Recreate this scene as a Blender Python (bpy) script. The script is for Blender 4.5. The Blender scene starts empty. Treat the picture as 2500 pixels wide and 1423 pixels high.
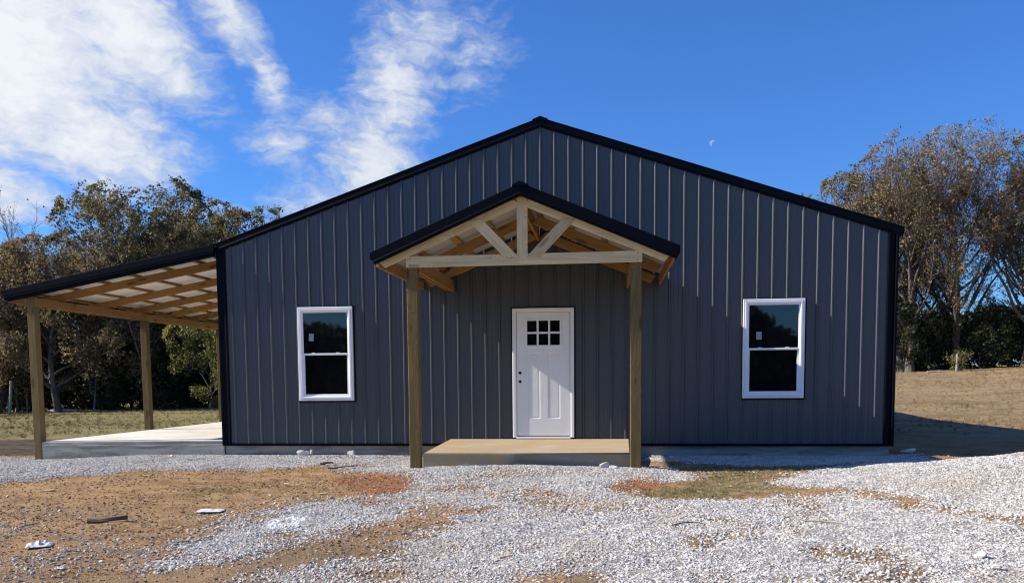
import bpy, bmesh, math, random
import numpy as np
from mathutils import Vector, Matrix, Euler

SC = bpy.context.scene
COL = SC.collection
R = math.radians

# ------------------------------------------------------------------ camera
cam_d = bpy.data.cameras.new('camera')
cam = bpy.data.objects.new('camera', cam_d)
COL.objects.link(cam)
_r = Vector((0.99348784, 0.11363032, -0.0083705))
_u = Vector((-0.00086868, 0.08101714, 0.99671233))
_f = Vector((-0.1139349, 0.99021431, -0.08058826))
_m = Matrix((_r, _u, -_f)).transposed().to_4x4()
_m.translation = Vector((1.0497, -14.0021, 1.0534))
cam.matrix_world = _m
cam_d.sensor_width = 36.0
cam_d.lens = 2081.81 / 2500 * 36
cam_d.shift_x = (1250 - 1240.59) / 2500
cam_d.shift_y = (1095.11 - 711.5) / 2500
cam_d.clip_start = 0.05
cam_d.clip_end = 4000
SC.camera = cam

# ------------------------------------------------------------------ exposure
SC.view_settings.view_transform = 'Standard'
SC.view_settings.look = 'None'
SC.view_settings.gamma = 1.0
SC.view_settings.use_curve_mapping = False
SC.view_settings.exposure = 0.86
SC.cycles.use_denoising = True
SC.cycles.filter_width = 1.15
SC.cycles.use_adaptive_sampling = True
SC.cycles.adaptive_threshold = 0.02
SC.cycles.max_bounces = 4
SC.cycles.diffuse_bounces = 2
SC.cycles.glossy_bounces = 2
SC.cycles.transmission_bounces = 2
SC.cycles.transparent_max_bounces = 4

# ------------------------------------------------------------------ sun and sky
SUN_EL, SUN_AZ = 34.9, -94.5          # azimuth from +Y towards +X
sd = Vector((math.sin(R(SUN_AZ)) * math.cos(R(SUN_EL)), math.cos(R(SUN_AZ)) * math.cos(R(SUN_EL)), math.sin(R(SUN_EL))))
sun_d = bpy.data.lights.new('sun', 'SUN')
sun_d.energy = 5.0
sun_d.angle = R(0.53)
sun_d.color = (1.0, 0.92, 0.81)
sun = bpy.data.objects.new('sun', sun_d)
sun.rotation_euler = sd.to_track_quat('Z', 'Y').to_euler()
sun.location = sd * 60
COL.objects.link(sun)

world = bpy.data.worlds.new('World')
SC.world = world
world.use_nodes = True
WT = world.node_tree
WT.nodes.clear()


class G:
    """small node-graph helper"""
    def __init__(s, tree):
        s.t = tree

    def n(s, typ, props=None, **ins):
        nd = s.t.nodes.new(typ)
        for k, v in (props or {}).items():
            setattr(nd, k, v)
        for k, v in ins.items():
            s.put(nd, k, v)
        return nd

    def put(s, nd, k, v):
        key = int(k[1:]) if k[0] == 'i' and k[1:].isdigit() else k.replace('_', ' ')
        sock = nd.inputs[key]
        if isinstance(v, bpy.types.NodeSocket):
            s.t.links.new(v, sock)
        elif isinstance(v, bpy.types.Node):
            s.t.links.new(v.outputs[0], sock)
        else:
            sock.default_value = v

    def m(s, op, a, b=0.0, c=None, clamp=False):
        nd = s.t.nodes.new('ShaderNodeMath')
        nd.operation = op
        nd.use_clamp = clamp
        s.put(nd, 'i0', a)
        s.put(nd, 'i1', b)
        if c is not None:
            s.put(nd, 'i2', c)
        return nd.outputs[0]

    def mix(s, fac, a, b, blend='MIX'):
        nd = s.t.nodes.new('ShaderNodeMix')
        nd.data_type = 'RGBA'
        nd.blend_type = blend
        s.put(nd, 'i0', fac)
        for i, v in ((6, a), (7, b)):
            if isinstance(v, tuple) and len(v) == 3:
                v = v + (1.0,)
            s.put(nd, 'i%d' % i, v)
        return nd.outputs[2]

    def ss(s, v, lo, hi):
        nd = s.t.nodes.new('ShaderNodeMapRange')
        nd.interpolation_type = 'SMOOTHSTEP'
        s.put(nd, 'i0', v)
        nd.inputs[1].default_value = lo
        nd.inputs[2].default_value = hi
        return nd.outputs[0]

    def noise(s, vec, scale, detail=4.0, rough=0.55, dist=0.0):
        nd = s.t.nodes.new('ShaderNodeTexNoise')
        if vec is not None:
            s.put(nd, 'Vector', vec)
        nd.inputs['Scale'].default_value = scale
        nd.inputs['Detail'].default_value = detail
        nd.inputs['Roughness'].default_value = rough
        nd.inputs['Distortion'].default_value = dist
        return nd.outputs[0]

    def scale(s, vec, sc, loc=(0, 0, 0), rot=(0, 0, 0)):
        nd = s.t.nodes.new('ShaderNodeMapping')
        s.put(nd, 'Vector', vec)
        nd.inputs['Scale'].default_value = sc
        nd.inputs['Location'].default_value = loc
        nd.inputs['Rotation'].default_value = rot
        return nd.outputs[0]


g = G(WT)
sky = g.n('ShaderNodeTexSky', {'sky_type': 'NISHITA', 'sun_disc': False, 'sun_elevation': R(SUN_EL),
                               'sun_rotation': R(SUN_AZ), 'altitude': 200.0, 'air_density': 1.15,
                               'dust_density': 0.35, 'ozone_density': 3.0})
tc = g.n('ShaderNodeTexCoord')
sep = g.n('ShaderNodeSeparateXYZ', None, i0=tc.outputs['Generated'])
az = g.m('MULTIPLY', g.m('ARCTAN2', sep.outputs[0], sep.outputs[1]), 180 / math.pi)
el = g.m('MULTIPLY', g.m('ARCSINE', sep.outputs[2]), 180 / math.pi)
comb = g.n('ShaderNodeCombineXYZ', None, i0=az, i1=el)
# gentle warp so that the cloud banks have ragged edges
wn = g.n('ShaderNodeTexNoise', None, Vector=g.scale(comb.outputs[0], (0.16, 0.22, 1)), Scale=1.0, Detail=4.0, Roughness=0.62)
wv = g.n('ShaderNodeVectorMath', {'operation': 'MULTIPLY_ADD'}, i0=wn.outputs['Color'], i1=(4.4, 3.2, 0.0), i2=comb.outputs[0])
wv = g.n('ShaderNodeVectorMath', {'operation': 'SUBTRACT'}, i0=wv.outputs[0], i1=(2.2, 1.6, 0.0))
banks = [  # azimuth, elevation, radii, tilt, weight
    (-37.5, 18.5, 11.6, 9.0, 7, 1.85), (-30.0, 20.2, 7.0, 4.8, -29, 1.5), (-32.0, 14.3, 8.4, 4.1, -5, 1.45),
    (-26.9, 18.0, 5.0, 2.1, -25, 1.0), (-28.4, 15.6, 4.2, 1.6, -20, 1.0), (-37.0, 10.6, 5.4, 2.6, 5, 1.15),
    (-23.9, 21.2, 3.9, 2.3, -52, 1.05), (-21.8, 18.2, 4.2, 1.7, -60, 0.98),
    (-13.7, 18.3, 7.0, 4.6, -100, 1.05), (-15.0, 13.6, 6.6, 5.2, -100, 1.15), (-12.0, 21.2, 5.0, 4.2, -124, .80),
    (-9.0, 20.6, 5.0, 4.6, -124, .62), (-21.1, 14.4, 3.6, 2.4, -7, .80), (-18.2, 16.0, 4.4, 2.4, -32, .78),
    (-16.5, 11.3, 8.5, 3.0, 1, .95), (-25.5, 10.3, 8.0, 1.5, -3, .62), (-55, 30, 16, 12, 20, 1.2), (-20, 34, 14, 8, 35, .9)]
acc = None
for a0, e0, ra, re, rt, w in banks:
    mp = g.n('ShaderNodeMapping', {'vector_type': 'TEXTURE'}, Vector=wv.outputs[0])
    mp.inputs['Location'].default_value = (a0, e0, 0)
    mp.inputs['Rotation'].default_value = (0, 0, R(rt))
    mp.inputs['Scale'].default_value = (ra, re, 1)
    gr = g.n('ShaderNodeTexGradient', {'gradient_type': 'QUADRATIC_SPHERE'}, Vector=mp.outputs[0])
    val = g.m('MULTIPLY', g.m('POWER', gr.outputs[1], 0.45), w)
    acc = val if acc is None else g.m('SMOOTH_MAX', acc, val, 0.18)
# scattered cloud over the rest of the sky, outside the view
wide = g.ss(g.noise(g.scale(comb.outputs[0], (0.03, 0.05, 1)), 1.0, 3.0), 0.50, 0.72)
offv = g.m('MAXIMUM', g.ss(g.m('ABSOLUTE', g.m('ADD', az, 8.0)), 42, 62), g.ss(el, 30, 44))
acc = g.m('SUBTRACT', acc, 0.10)
acc = g.m('MAXIMUM', acc, g.m('MULTIPLY', g.m('MULTIPLY', wide, offv), 0.9))
fib = g.scale(wv.outputs[0], (0.30, 1.15, 1), rot=(0, 0, R(24)))
n1 = g.noise(fib, 0.85, 6.0, 0.63, 0.35)
n2 = g.noise(g.scale(wv.outputs[0], (0.9, 1.5, 1), rot=(0, 0, R(12))), 0.9, 5.0, 0.6, 0.2)
tex = g.m('ADD', g.m('MULTIPLY', n1, 0.60), g.m('MULTIPLY', n2, 0.40))
den = g.m('ADD', acc, g.m('MULTIPLY', g.m('SUBTRACT', tex, 0.5), 1.75))
cov = g.m('MULTIPLY', g.ss(den, 0.04, 0.92), g.ss(acc, 0.0, 0.20))
cov = g.m('MULTIPLY', cov, 0.94)
body = g.ss(g.m('ADD', den, g.m('MULTIPLY', n2, 0.6)), 0.5, 1.9)
ccol = g.mix(body, (3.4, 3.9, 4.8), (5.9, 6.0, 6.15))
# the faint day moon: a small crescent
md = Vector((math.sin(R(6.76)) * math.cos(R(14.58)), math.cos(R(6.76)) * math.cos(R(14.58)), math.sin(R(14.58))))
md2 = (md + Vector((0.0018, 0, -0.0012))).normalized()
d1 = g.n('ShaderNodeVectorMath', {'operation': 'DISTANCE'}, i0=tc.outputs['Generated'], i1=tuple(md))
d2 = g.n('ShaderNodeVectorMath', {'operation': 'DISTANCE'}, i0=tc.outputs['Generated'], i1=tuple(md2))
moon = g.m('MULTIPLY', g.m('SUBTRACT', 1.0, g.ss(d1.outputs['Value'], 0.0026, 0.0036)), g.ss(d2.outputs['Value'], 0.0024, 0.0036))
tint = g.mix(1.0, sky.outputs[0], (0.29, 0.575, 1.05), 'MULTIPLY')
skyc = g.mix(g.m('MULTIPLY', moon, 0.22), tint, (7.0, 7.4, 8.0))
full = g.mix(cov, skyc, ccol)
bg = g.n('ShaderNodeBackground', None, Color=full, Strength=0.088)
wo = g.n('ShaderNodeOutputWorld', None, Surface=bg)


# ------------------------------------------------------------------ materials
def new_mat(name):
    m = bpy.data.materials.new(name)
    m.use_nodes = True
    t = m.node_tree
    b = t.nodes['Principled BSDF']
    return m, G(t), b


def bump(g, b, height, strength=0.3, dist=0.01):
    nd = g.n('ShaderNodeBump', None, Height=height, Strength=strength, Distance=dist)
    g.put(b, 'Normal', nd.outputs[0])


def obj_coord(g):
    return g.n('ShaderNodeTexCoord').outputs['Object']


def mat_plain(name, col, rough, var=0.12, scale=6.0, spec=0.5, metal=0.0, coat=0.0):
    m, g, b = new_mat(name)
    oc = obj_coord(g)
    n = g.noise(oc, scale, 5.0, 0.6)
    d = tuple(c * (1 - var) for c in col)
    l = tuple(min(1, c * (1 + var)) for c in col)
    g.put(b, 'Base Color', g.mix(g.ss(n, 0.3, 0.7), d, l))
    g.put(b, 'Roughness', g.m('ADD', rough - 0.06, g.m('MULTIPLY', g.noise(oc, scale * 0.7, 4.0), 0.12)))
    b.inputs['Specular IOR Level'].default_value = spec
    b.inputs['Metallic'].default_value = metal
    b.inputs['Coat Weight'].default_value = coat
    return m


def mat_siding(name, col, rough, spec=0.5):
    m, g, b = new_mat(name)
    oc = obj_coord(g)
    n = g.noise(g.scale(oc, (5, 5, 0.25)), 1.0, 5.0, 0.6)       # faint vertical roll marks
    dust = g.noise(g.scale(oc, (1.2, 1.2, 0.8)), 1.0, 6.0, 0.65)
    d = tuple(c * 0.90 for c in col)
    l = tuple(c * 1.10 for c in col)
    c1 = g.mix(n, d, l)
    c2 = g.mix(g.m('MULTIPLY', g.ss(dust, 0.5, 0.8), 0.12), c1, tuple(c * 1.5 + 0.003 for c in col))
    g.put(b, 'Base Color', c2)
    g.put(b, 'Roughness', g.m('ADD', rough, g.m('MULTIPLY', g.noise(oc, 3.0, 5.0), 0.16)))
    b.inputs['Specular IOR Level'].default_value = spec
    bump(g, b, g.noise(g.scale(oc, (3.0, 1, 0.9)), 1.0, 3.0), 0.22, 0.02)
    return m


def mat_wood(name, col, dark, rough=0.72, knots=0.8, spec=0.25):
    """long grain runs along the board's own X axis"""
    m, g, b = new_mat(name)
    oc = obj_coord(g)
    oi = g.n('ShaderNodeObjectInfo')
    off = g.n('ShaderNodeVectorMath', {'operation': 'MULTIPLY_ADD'}, i0=oi.outputs['Location'], i1=(3.1, 1.7, 2.3), i2=oc)
    rnd = g.m('MULTIPLY', oi.outputs['Random'], 37.0)
    off2 = g.n('ShaderNodeVectorMath', {'operation': 'ADD'}, i0=off.outputs[0],
               i1=g.n('ShaderNodeCombineXYZ', None, i0=rnd, i1=rnd, i2=rnd).outputs[0])
    v = off2.outputs[0]
    kn = g.n('ShaderNodeTexVoronoi', {'feature': 'F1'}, Vector=g.scale(v, (1.9, 7.0, 7.0)), Scale=1.0, Randomness=1.0)
    kd = kn.outputs['Distance']
    warp = g.m('MULTIPLY', g.m('SUBTRACT', 1.0, g.ss(kd, 0.0, 0.55)), 0.75)
    gr = g.noise(g.scale(v, (0.5, 10, 10)), 1.0, 3.0, 0.5, 0.6)
    ring = g.m('SINE', g.m('MULTIPLY', g.m('ADD', gr, warp), 42.0))
    fine = g.noise(g.scale(v, (5, 160, 160)), 1.0, 3.0, 0.6)
    blot = g.noise(g.scale(v, (1.2, 3, 3)), 1.0, 4.0, 0.6)
    f = g.m('ADD', g.m('MULTIPLY', g.m('ADD', g.m('MULTIPLY', ring, 0.5), 0.5), 0.42), g.m('MULTIPLY', fine, 0.40))
    f = g.m('ADD', f, g.m('MULTIPLY', g.m('SUBTRACT', blot, 0.5), 0.7), None, True)
    c = g.mix(f, col, dark)
    k = g.m('MULTIPLY', g.m('SUBTRACT', 1.0, g.ss(kd, 0.13, 0.23)), knots)
    c = g.mix(k, c, tuple(x * 0.33 for x in dark))
    hue = g.m('ADD', 0.84, g.m('MULTIPLY', oi.outputs['Random'], 0.30))
    c = g.mix(1.0, c, g.n('ShaderNodeCombineColor', None, i0=hue, i1=hue, i2=hue).outputs[0], 'MULTIPLY')
    g.put(b, 'Base Color', c)
    b.inputs['Roughness'].default_value = rough
    b.inputs['Specular IOR Level'].default_value = spec
    bump(g, b, f, 0.25, 0.004)
    return m


def mat_concrete(name, col, stain, warm=0.0):
    m, g, b = new_mat(name)
    oc = obj_coord(g)
    n1 = g.noise(g.scale(oc, (0.7, 0.7, 5.0)), 1.2, 7.0, 0.65, 0.4)
    n2 = g.noise(oc, 9.0, 6.0, 0.7)
    n3 = g.noise(oc, 70.0, 3.0, 0.6)
    c = g.mix(g.ss(n1, 0.32, 0.66), stain, col)
    c = g.mix(g.m('MULTIPLY', g.ss(n2, 0.52, 0.75), 0.45), c, tuple(x * 0.62 for x in stain))
    if warm:
        sand = g.noise(g.scale(oc, (1.0, 2.4, 1)), 1.6, 6.0, 0.7)
        c = g.mix(g.m('MULTIPLY', g.ss(sand, 0.34, 0.60), warm), c, (0.36, 0.255, 0.130))
        crumb = g.noise(oc, 22.0, 5.0, 0.75)
        c = g.mix(g.m('MULTIPLY', g.ss(crumb, 0.62, 0.70), warm), c, (0.17, 0.10, 0.05))
    g.put(b, 'Base Color', c)
    b.inputs['Roughness'].default_value = 0.9
    b.inputs['Specular IOR Level'].default_value = 0.2
    bump(g, b, g.m('ADD', g.m('MULTIPLY', n2, 1.0), g.m('MULTIPLY', n3, 0.5)), 0.5, 0.006)
    return m


def mat_leaf(name, cols, trans=0.35):
    m, g, b = new_mat(name)
    at = g.n('ShaderNodeAttribute', {'attribute_name': 'tint'})
    cr = g.n('ShaderNodeValToRGB', None, i0=at.outputs['Fac'])
    el_ = cr.color_ramp.elements
    el_[0].position = 0.0
    el_[0].color = cols[0] + (1,)
    el_[1].position = 1.0
    el_[1].color = cols[-1] + (1,)
    for i, c in enumerate(cols[1:-1]):
        e = el_.new((i + 1) / (len(cols) - 1))
        e.color = c + (1,)
    oi = g.n('ShaderNodeObjectInfo')
    hue = g.m('ADD', 0.85, g.m('MULTIPLY', oi.outputs['Random'], 0.3))
    col = g.mix(1.0, cr.outputs[0], g.n('ShaderNodeCombineColor', None, i0=hue, i1=hue, i2=hue).outputs[0], 'MULTIPLY')
    g.put(b, 'Base Color', col)
    b.inputs['Roughness'].default_value = 0.6
    b.inputs['Specular IOR Level'].default_value = 0.25
    tr = g.n('ShaderNodeBsdfTranslucent', None, Color=col)
    mx = g.n('ShaderNodeMixShader', None, i0=trans, i1=b.outputs[0], i2=tr.outputs[0])
    g.t.links.new(mx.outputs[0], g.t.nodes['Material Output'].inputs[0])
    return m


def mat_bark(name, col, dark):
    m, g, b = new_mat(name)
    oc = obj_coord(g)
    n = g.noise(g.scale(oc, (9, 9, 2.2)), 1.0, 6.0, 0.7, 0.4)
    g.put(b, 'Base Color', g.mix(g.ss(n, 0.35, 0.65), dark, col))
    b.inputs['Roughness'].default_value = 0.92
    b.inputs['Specular IOR Level'].default_value = 0.15
    bump(g, b, n, 0.6, 0.03)
    return m


M = {}
M['siding'] = mat_siding('charcoal_painted_steel', (0.0470, 0.0530, 0.0600), 0.34, .65)
M['black'] = mat_siding('black_painted_steel', (0.0026, 0.0040, 0.0076), 0.45, .07)
M['roof'] = mat_siding('black_roof_steel', (0.007, 0.009, 0.012), 0.40, .25)
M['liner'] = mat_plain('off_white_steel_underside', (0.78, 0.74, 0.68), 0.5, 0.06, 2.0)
M['liner_shaded'] = mat_plain('shaded_off_white_steel_underside', (0.46, 0.43, 0.39), 0.5, 0.06, 2.0)  # darkened copy of the off-white liner; under-porch shade put into its colour
M['beam'] = mat_wood('treated_pine_pale', (0.70, 0.565, 0.31), (0.43, 0.325, 0.155), knots=0.55)
M['post'] = mat_wood('treated_pine_olive', (0.205, 0.145, 0.052), (0.095, 0.062, 0.022), knots=0.6)
M['pine'] = mat_wood('raw_yellow_pine', (0.37, 0.215, 0.082), (0.21, 0.108, 0.036), knots=0.7)
M['conc'] = mat_concrete('grey_concrete', (0.37, 0.37, 0.325), (0.155, 0.155, 0.130))
M['conc_light'] = mat_concrete('pale_concrete_slab', (0.60, 0.585, 0.54), (0.47, 0.45, 0.40))
M['conc_sand'] = mat_concrete('sandy_concrete_slab', (0.37, 0.335, 0.275), (0.28, 0.24, 0.18), 0.9)
M['vinyl'] = mat_plain('white_vinyl', (0.86, 0.86, 0.86), 0.38, 0.03, 3.0)
M['door'] = mat_plain('white_door_paint', (0.86, 0.86, 0.83), 0.42, 0.03, 2.0)
M['hole'] = mat_plain('dark_bore', (0.006, 0.006, 0.006), 0.8, 0.1)
M['label'] = mat_plain('grey_label_paper', (0.30, 0.34, 0.32), 0.6, 0.08, 20)
M['plastic'] = mat_plain('white_plastic_film', (0.58, 0.59, 0.59), 0.32, 0.06, 8)
M['rock'] = mat_plain('pale_limestone', (0.50, 0.48, 0.45), 0.9, 0.3, 14)
M['oldwood'] = mat_wood('weathered_wood', (0.16, 0.12, 0.085), (0.06, 0.042, 0.03), knots=0.3)
M['chip'] = mat_wood('fresh_wood_chip', (0.55, 0.42, 0.26), (0.36, 0.25, 0.13), knots=0.2)
M['greywood'] = mat_wood('grey_fence_wood', (0.36, 0.34, 0.31), (0.20, 0.185, 0.165), knots=0.3)


def mat_glass():
    m, g, b = new_mat('dark_window_glass')
    b.inputs['Base Color'].default_value = (0.004, 0.005, 0.006, 1)
    b.inputs['Roughness'].default_value = 0.015
    b.inputs['IOR'].default_value = 1.52
    b.inputs['Coat Weight'].default_value = 1.0          # the second sheet of the double glazing
    b.inputs['Coat Roughness'].default_value = 0.03
    oc = obj_coord(g)
    bump(g, b, g.noise(oc, 1.3, 1.0), 0.05, 0.01)
    return m


M['glass'] = mat_glass()


# ------------------------------------------------------------------ mesh helpers
def link(o, parent=None):
    COL.objects.link(o)
    if parent is not None:
        o.parent = parent
    return o


def mesh_obj(name, verts, faces, mat, parent=None, smooth=False):
    me = bpy.data.meshes.new(name)
    me.from_pydata([tuple(v) for v in verts], [], [tuple(f) for f in faces])
    me.update()
    if mat is not None:
        me.materials.append(mat)
    if smooth:
        me.polygons.foreach_set('use_smooth', [True] * len(me.polygons))
    o = bpy.data.objects.new(name, me)
    return link(o, parent)


def bm_obj(name, bm, mat, parent=None):
    me = bpy.data.meshes.new(name)
    bmesh.ops.recalc_face_normals(bm, faces=bm.faces[:])
    bm.to_mesh(me)
    bm.free()
    me.materials.append(mat)
    return link(bpy.data.objects.new(name, me), parent)


def tag(o, label=None, cat=None, group=None, kind=None):
    if label:
        o['label'] = label
    if cat:
        o['category'] = cat
    if group:
        o['group'] = group
    if kind:
        o['kind'] = kind
    return o


def empty(name, loc=(0, 0, 0)):
    o = bpy.data.objects.new(name, None)
    o.location = loc
    o.empty_display_size = 0.3
    return link(o)


def add_box(bm, x0, x1, y0, y1, z0, z1, bev=0.0):
    vs = [bm.verts.new(p) for p in ((x0, y0, z0), (x1, y0, z0), (x1, y1, z0), (x0, y1, z0),
                                    (x0, y0, z1), (x1, y0, z1), (x1, y1, z1), (x0, y1, z1))]
    fs = [bm.faces.new([vs[i] for i in q]) for q in ((3, 2, 1, 0), (4, 5, 6, 7), (0, 1, 5, 4), (1, 2, 6, 5), (2, 3, 7, 6), (3, 0, 4, 7))]
    if bev:
        es = list({e for f in fs for e in f.edges})
        bmesh.ops.bevel(bm, geom=es, offset=bev, segments=1, affect='EDGES', clamp_overlap=True)


def box(name, x0, x1, y0, y1, z0, z1, mat, parent=None, bev=0.0):
    bm = bmesh.new()
    add_box(bm, x0, x1, y0, y1, z0, z1, bev)
    return bm_obj(name, bm, mat, parent)


_board_cache = {}


def board(name, p0, p1, w, h, mat, parent=None, side=None, bev=0.003, ends=None):
    """a sawn board from p0 to p1 on its centre line; w across, h in depth; local X is its length.
    ends = (shear at start, shear at end): offset along the length per metre of height"""
    p0, p1 = Vector(p0), Vector(p1)
    d = p1 - p0
    L = d.length
    ex = d / L
    up = Vector(side) if side else Vector((0, 0, 1))
    ey = up.cross(ex)
    if ey.length < 1e-4:
        ey = Vector((0, 1, 0))
    ey.normalize()
    ez = ex.cross(ey)
    key = (round(L, 4), w, h, mat.name, bev, ends)
    me = _board_cache.get(key)
    if me is None:
        bm = bmesh.new()
        add_box(bm, 0, L, -w / 2, w / 2, -h / 2, h / 2, bev)
        if ends:
            for v in bm.verts:
                s = ends[0] if v.co.x < L / 2 else ends[1]
                v.co.x += s * v.co.z
        bmesh.ops.recalc_face_normals(bm, faces=bm.faces[:])
        me = bpy.data.meshes.new(name)
        bm.to_mesh(me)
        bm.free()
        me.materials.append(mat)
        _board_cache[key] = me
    o = bpy.data.objects.new(name, me)
    mw = Matrix((ex, ey, ez)).transposed().to_4x4()
    mw.translation = p0
    o.matrix_world = mw
    link(o, parent)
    return o


def sweep(name, profile, path, mat, parent=None, caps=True):
    """profile: list of functions or (a, b) pairs; path: list of callables (a,b)->xyz"""
    verts, faces = [], []
    n = len(profile)
    for fn in path:
        for a, b in profile:
            verts.append(fn(a, b))
    for k in range(len(path) - 1):
        for i in range(n - 1):
            a = k * n + i
            faces.append((a, a + 1, a + n + 1, a + n))
    if caps:
        faces.append(tuple(range(n)))
        faces.append(tuple(range((len(path) - 1) * n, len(path) * n))[::-1])
    return mesh_obj(name, verts, faces, mat, parent)


def ring_bm(bm, x0, x1, z0, z1, w, prof):
    """picture-frame moulding in the XZ plane; prof = list of (inset 0..w, y)"""
    loops = []
    for ins, y in prof:
        loops.append([bm.verts.new(p) for p in ((x0 + ins, y, z0 + ins), (x1 - ins, y, z0 + ins), (x1 - ins, y, z1 - ins), (x0 + ins, y, z1 - ins))])
    for a, b in zip(loops, loops[1:]):
        for i in range(4):
            j = (i + 1) % 4
            bm.faces.new((a[i], a[j], b[j], b[i]))


# ------------------------------------------------------------------ noise for terrain
def vnoise(x, y, seed=0):
    xi = np.floor(x).astype(np.int64)
    yi = np.floor(y).astype(np.int64)
    xf = x - xi
    yf = y - yi

    def hsh(a, b):
        h = (a * 374761393 + b * 668265263 + seed * 974634541) & 0xffffffff
        h = ((h ^ (h >> 13)) * 1274126177) & 0xffffffff
        h = h ^ (h >> 16)
        return (h & 0xffff) / 65535.0
    u = xf * xf * (3 - 2 * xf)
    v = yf * yf * (3 - 2 * yf)
    return (hsh(xi, yi) * (1 - u) + hsh(xi + 1, yi) * u) * (1 - v) + (hsh(xi, yi + 1) * (1 - u) + hsh(xi + 1, yi + 1) * u) * v


def fbm(x, y, o=4, seed=0):
    s = 0
    a = 0.5
    for k in range(o):
        s = s + a * vnoise(x * 2 ** k, y * 2 ** k, seed + k)
        a *= 0.5
    return s / (1 - 0.5 ** o)


def S(t):
    t = np.clip(t, 0, 1)
    return t * t * (3 - 2 * t)


def terrain(x, y):
    x = np.asarray(x, float)
    y = np.asarray(y, float)
    z = -.15 - .025 * np.minimum(np.maximum(0, -y - 2.5), 40) - .05 * S((y + 1.6) / 1.0)
    z = z - .09 * S((-x - 6.5) / 2.5) * S((y + 6) / 5)
    z = z + .07 * np.exp(-(x / 1.6) ** 2 - ((y + 2.95) / .55) ** 2)
    z = z + (.31 * S((x - 3.4) / 3.4)) * np.where(y > -3.2, S((-1.6 - y) / 1.6), S((y + 8.6) / 5.4))
    far = S((y - 9) / 36.0)
    z = z + far * np.clip(.036 * x + .82, -1.5, 3.0)
    return z


def rough_ground(x, y):
    near = S((26 - np.hypot(x - 1, y + 8)) / 14)
    under = ((x > -9.2) & (x < 5.7) & (y > -0.1) & (y < 15)) | ((x > -1.7) & (x < 1.6) & (y > -2.75) & (y < 0))
    a = np.where(under, 0.0, 1.0)
    return a * (near * ((fbm(x * 1.3, y * 1.3, 3, 3) - .5) * .07 + (fbm(x * 7, y * 7, 3, 9) - .5) * .035) + (fbm(x * .25, y * .25, 3, 5) - .5) * .22 * (1 - near))


def ground_z(x, y):
    return float(terrain(x, y) + rough_ground(np.asarray(float(x)), np.asarray(float(y))))


def poly_dist(poly, x, y):
    """signed distance to a polygon, positive inside"""
    P = np.array(poly, float)
    Q = np.roll(P, -1, 0)
    best = np.full(x.shape, 1e9)
    ins = np.zeros(x.shape, bool)
    for (ax, ay), (bx, by) in zip(P, Q):
        dx, dy = bx - ax, by - ay
        t = np.clip(((x - ax) * dx + (y - ay) * dy) / (dx * dx + dy * dy + 1e-12), 0, 1)
        best = np.minimum(best, np.hypot(x - ax - t * dx, y - ay - t * dy))
        if abs(dy) > 1e-9:
            c = ((ay > y) != (by > y)) & (x < (bx - ax) * (y - ay) / dy + ax)
            ins ^= c
    return np.where(ins, best, -best)


GRAVEL = {
    'A': [(-13.5, 1.2), (-13.5, -4.7), (-7.46, -4.5), (-6.73, -3.87), (-5.63, -3.38), (-4.59, -2.8), (-3.83, -2.65), (-2.89, -2.27), (-2.16, -3.0), (-1.41, -3.54), (-1.2, -2.6), (-1.6, .3), (-5.61, .3), (-9.4, .4)],
    'B': [(-1.6, -3.3), (-1.7, -2.3), (1.6, -2.3), (2.2, -3.3), (1.45, -3.63), (1.05, -4.2), (1.56, -5.05), (2.87, -4.76), (3.55, -4.55), (4.3, -6.4), (5.2, -8.5), (6, -12), (-2, -12), (-1.4, -8.74), (-1.25, -8.13), (-.91, -7.94), (-.65, -7.63), (-.46, -6.66), (-.81, -6.13), (-1.19, -6.7), (-1.48, -7.54), (-1.73, -8.04), (-2.24, -8.03), (-2.38, -7.52), (-2.35, -6.67), (-2.18, -5.71), (-1.76, -4.96), (-1.2, -4.44)],
    'M': [(3.0, -3.65), (3.4, -2.95), (3.95, -2.4), (4.8, -1.95), (6.5, -1.75), (14, -1.5), (15, -9), (6.2, -8.3), (5.0, -6.4), (4.35, -5.35), (3.8, -4.15), (3.2, -4.1)],
    'S': [(1.5, .2), (5.8, .2), (5.9, -.9), (5.13, -1.31), (3.88, -2.1), (3.1, -2.0), (2.32, -1.65), (1.5, -1.2)],
}
SPARSE = [(-8, -4.0), (-4.4, -6.0), (-2.2, -5.0), (.5, -5), (.5, -12), (-6, -12), (-8, -9)]
RED = [[(-2.33, -3.49), (-2.02, -3.16), (-1.38, -3.5), (-1.15, -4.5), (-1.55, -4.9), (-2.01, -4.32)],
       [(.98, -4.35), (1.2, -3.5), (1.5, -3.3), (1.72, -3.86), (1.56, -4.36), (1.19, -4.64)]]
GRASS_R = [(1.1, -4.85), (1.6, -4.35), (2.05, -3.75), (2.3, -2.9), (2.35, -2.05), (4.2, -2.0), (3.75, -2.6), (3.1, -3.2), (3.0, -3.8), (3.4, -4.35), (2.7, -4.75), (1.6, -5.15)]
BARE = [[(.51, -8.12), (1.05, -8.05), (1.11, -8.36), (.71, -8.59), (.44, -8.51)], [(1.42, -7.08), (1.72, -7.0), (2.04, -7.24), (1.74, -7.4)],
        [(-1.07, -5.7), (-.57, -5.45), (.16, -5.55), (-.2, -6.1), (-.3, -6.75), (-.82, -6.39)]]
GREEN = [(-3.89, -4.71), (-3.4, -4.37), (-3.2, -4.83), (-3.57, -5.13)]
DARK = [(-22, 5), (-12, 5.2), (-9.3, 4.6), (-9.2, .75), (-11.5, .3), (-16, -1.5), (-22, -2)]


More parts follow.
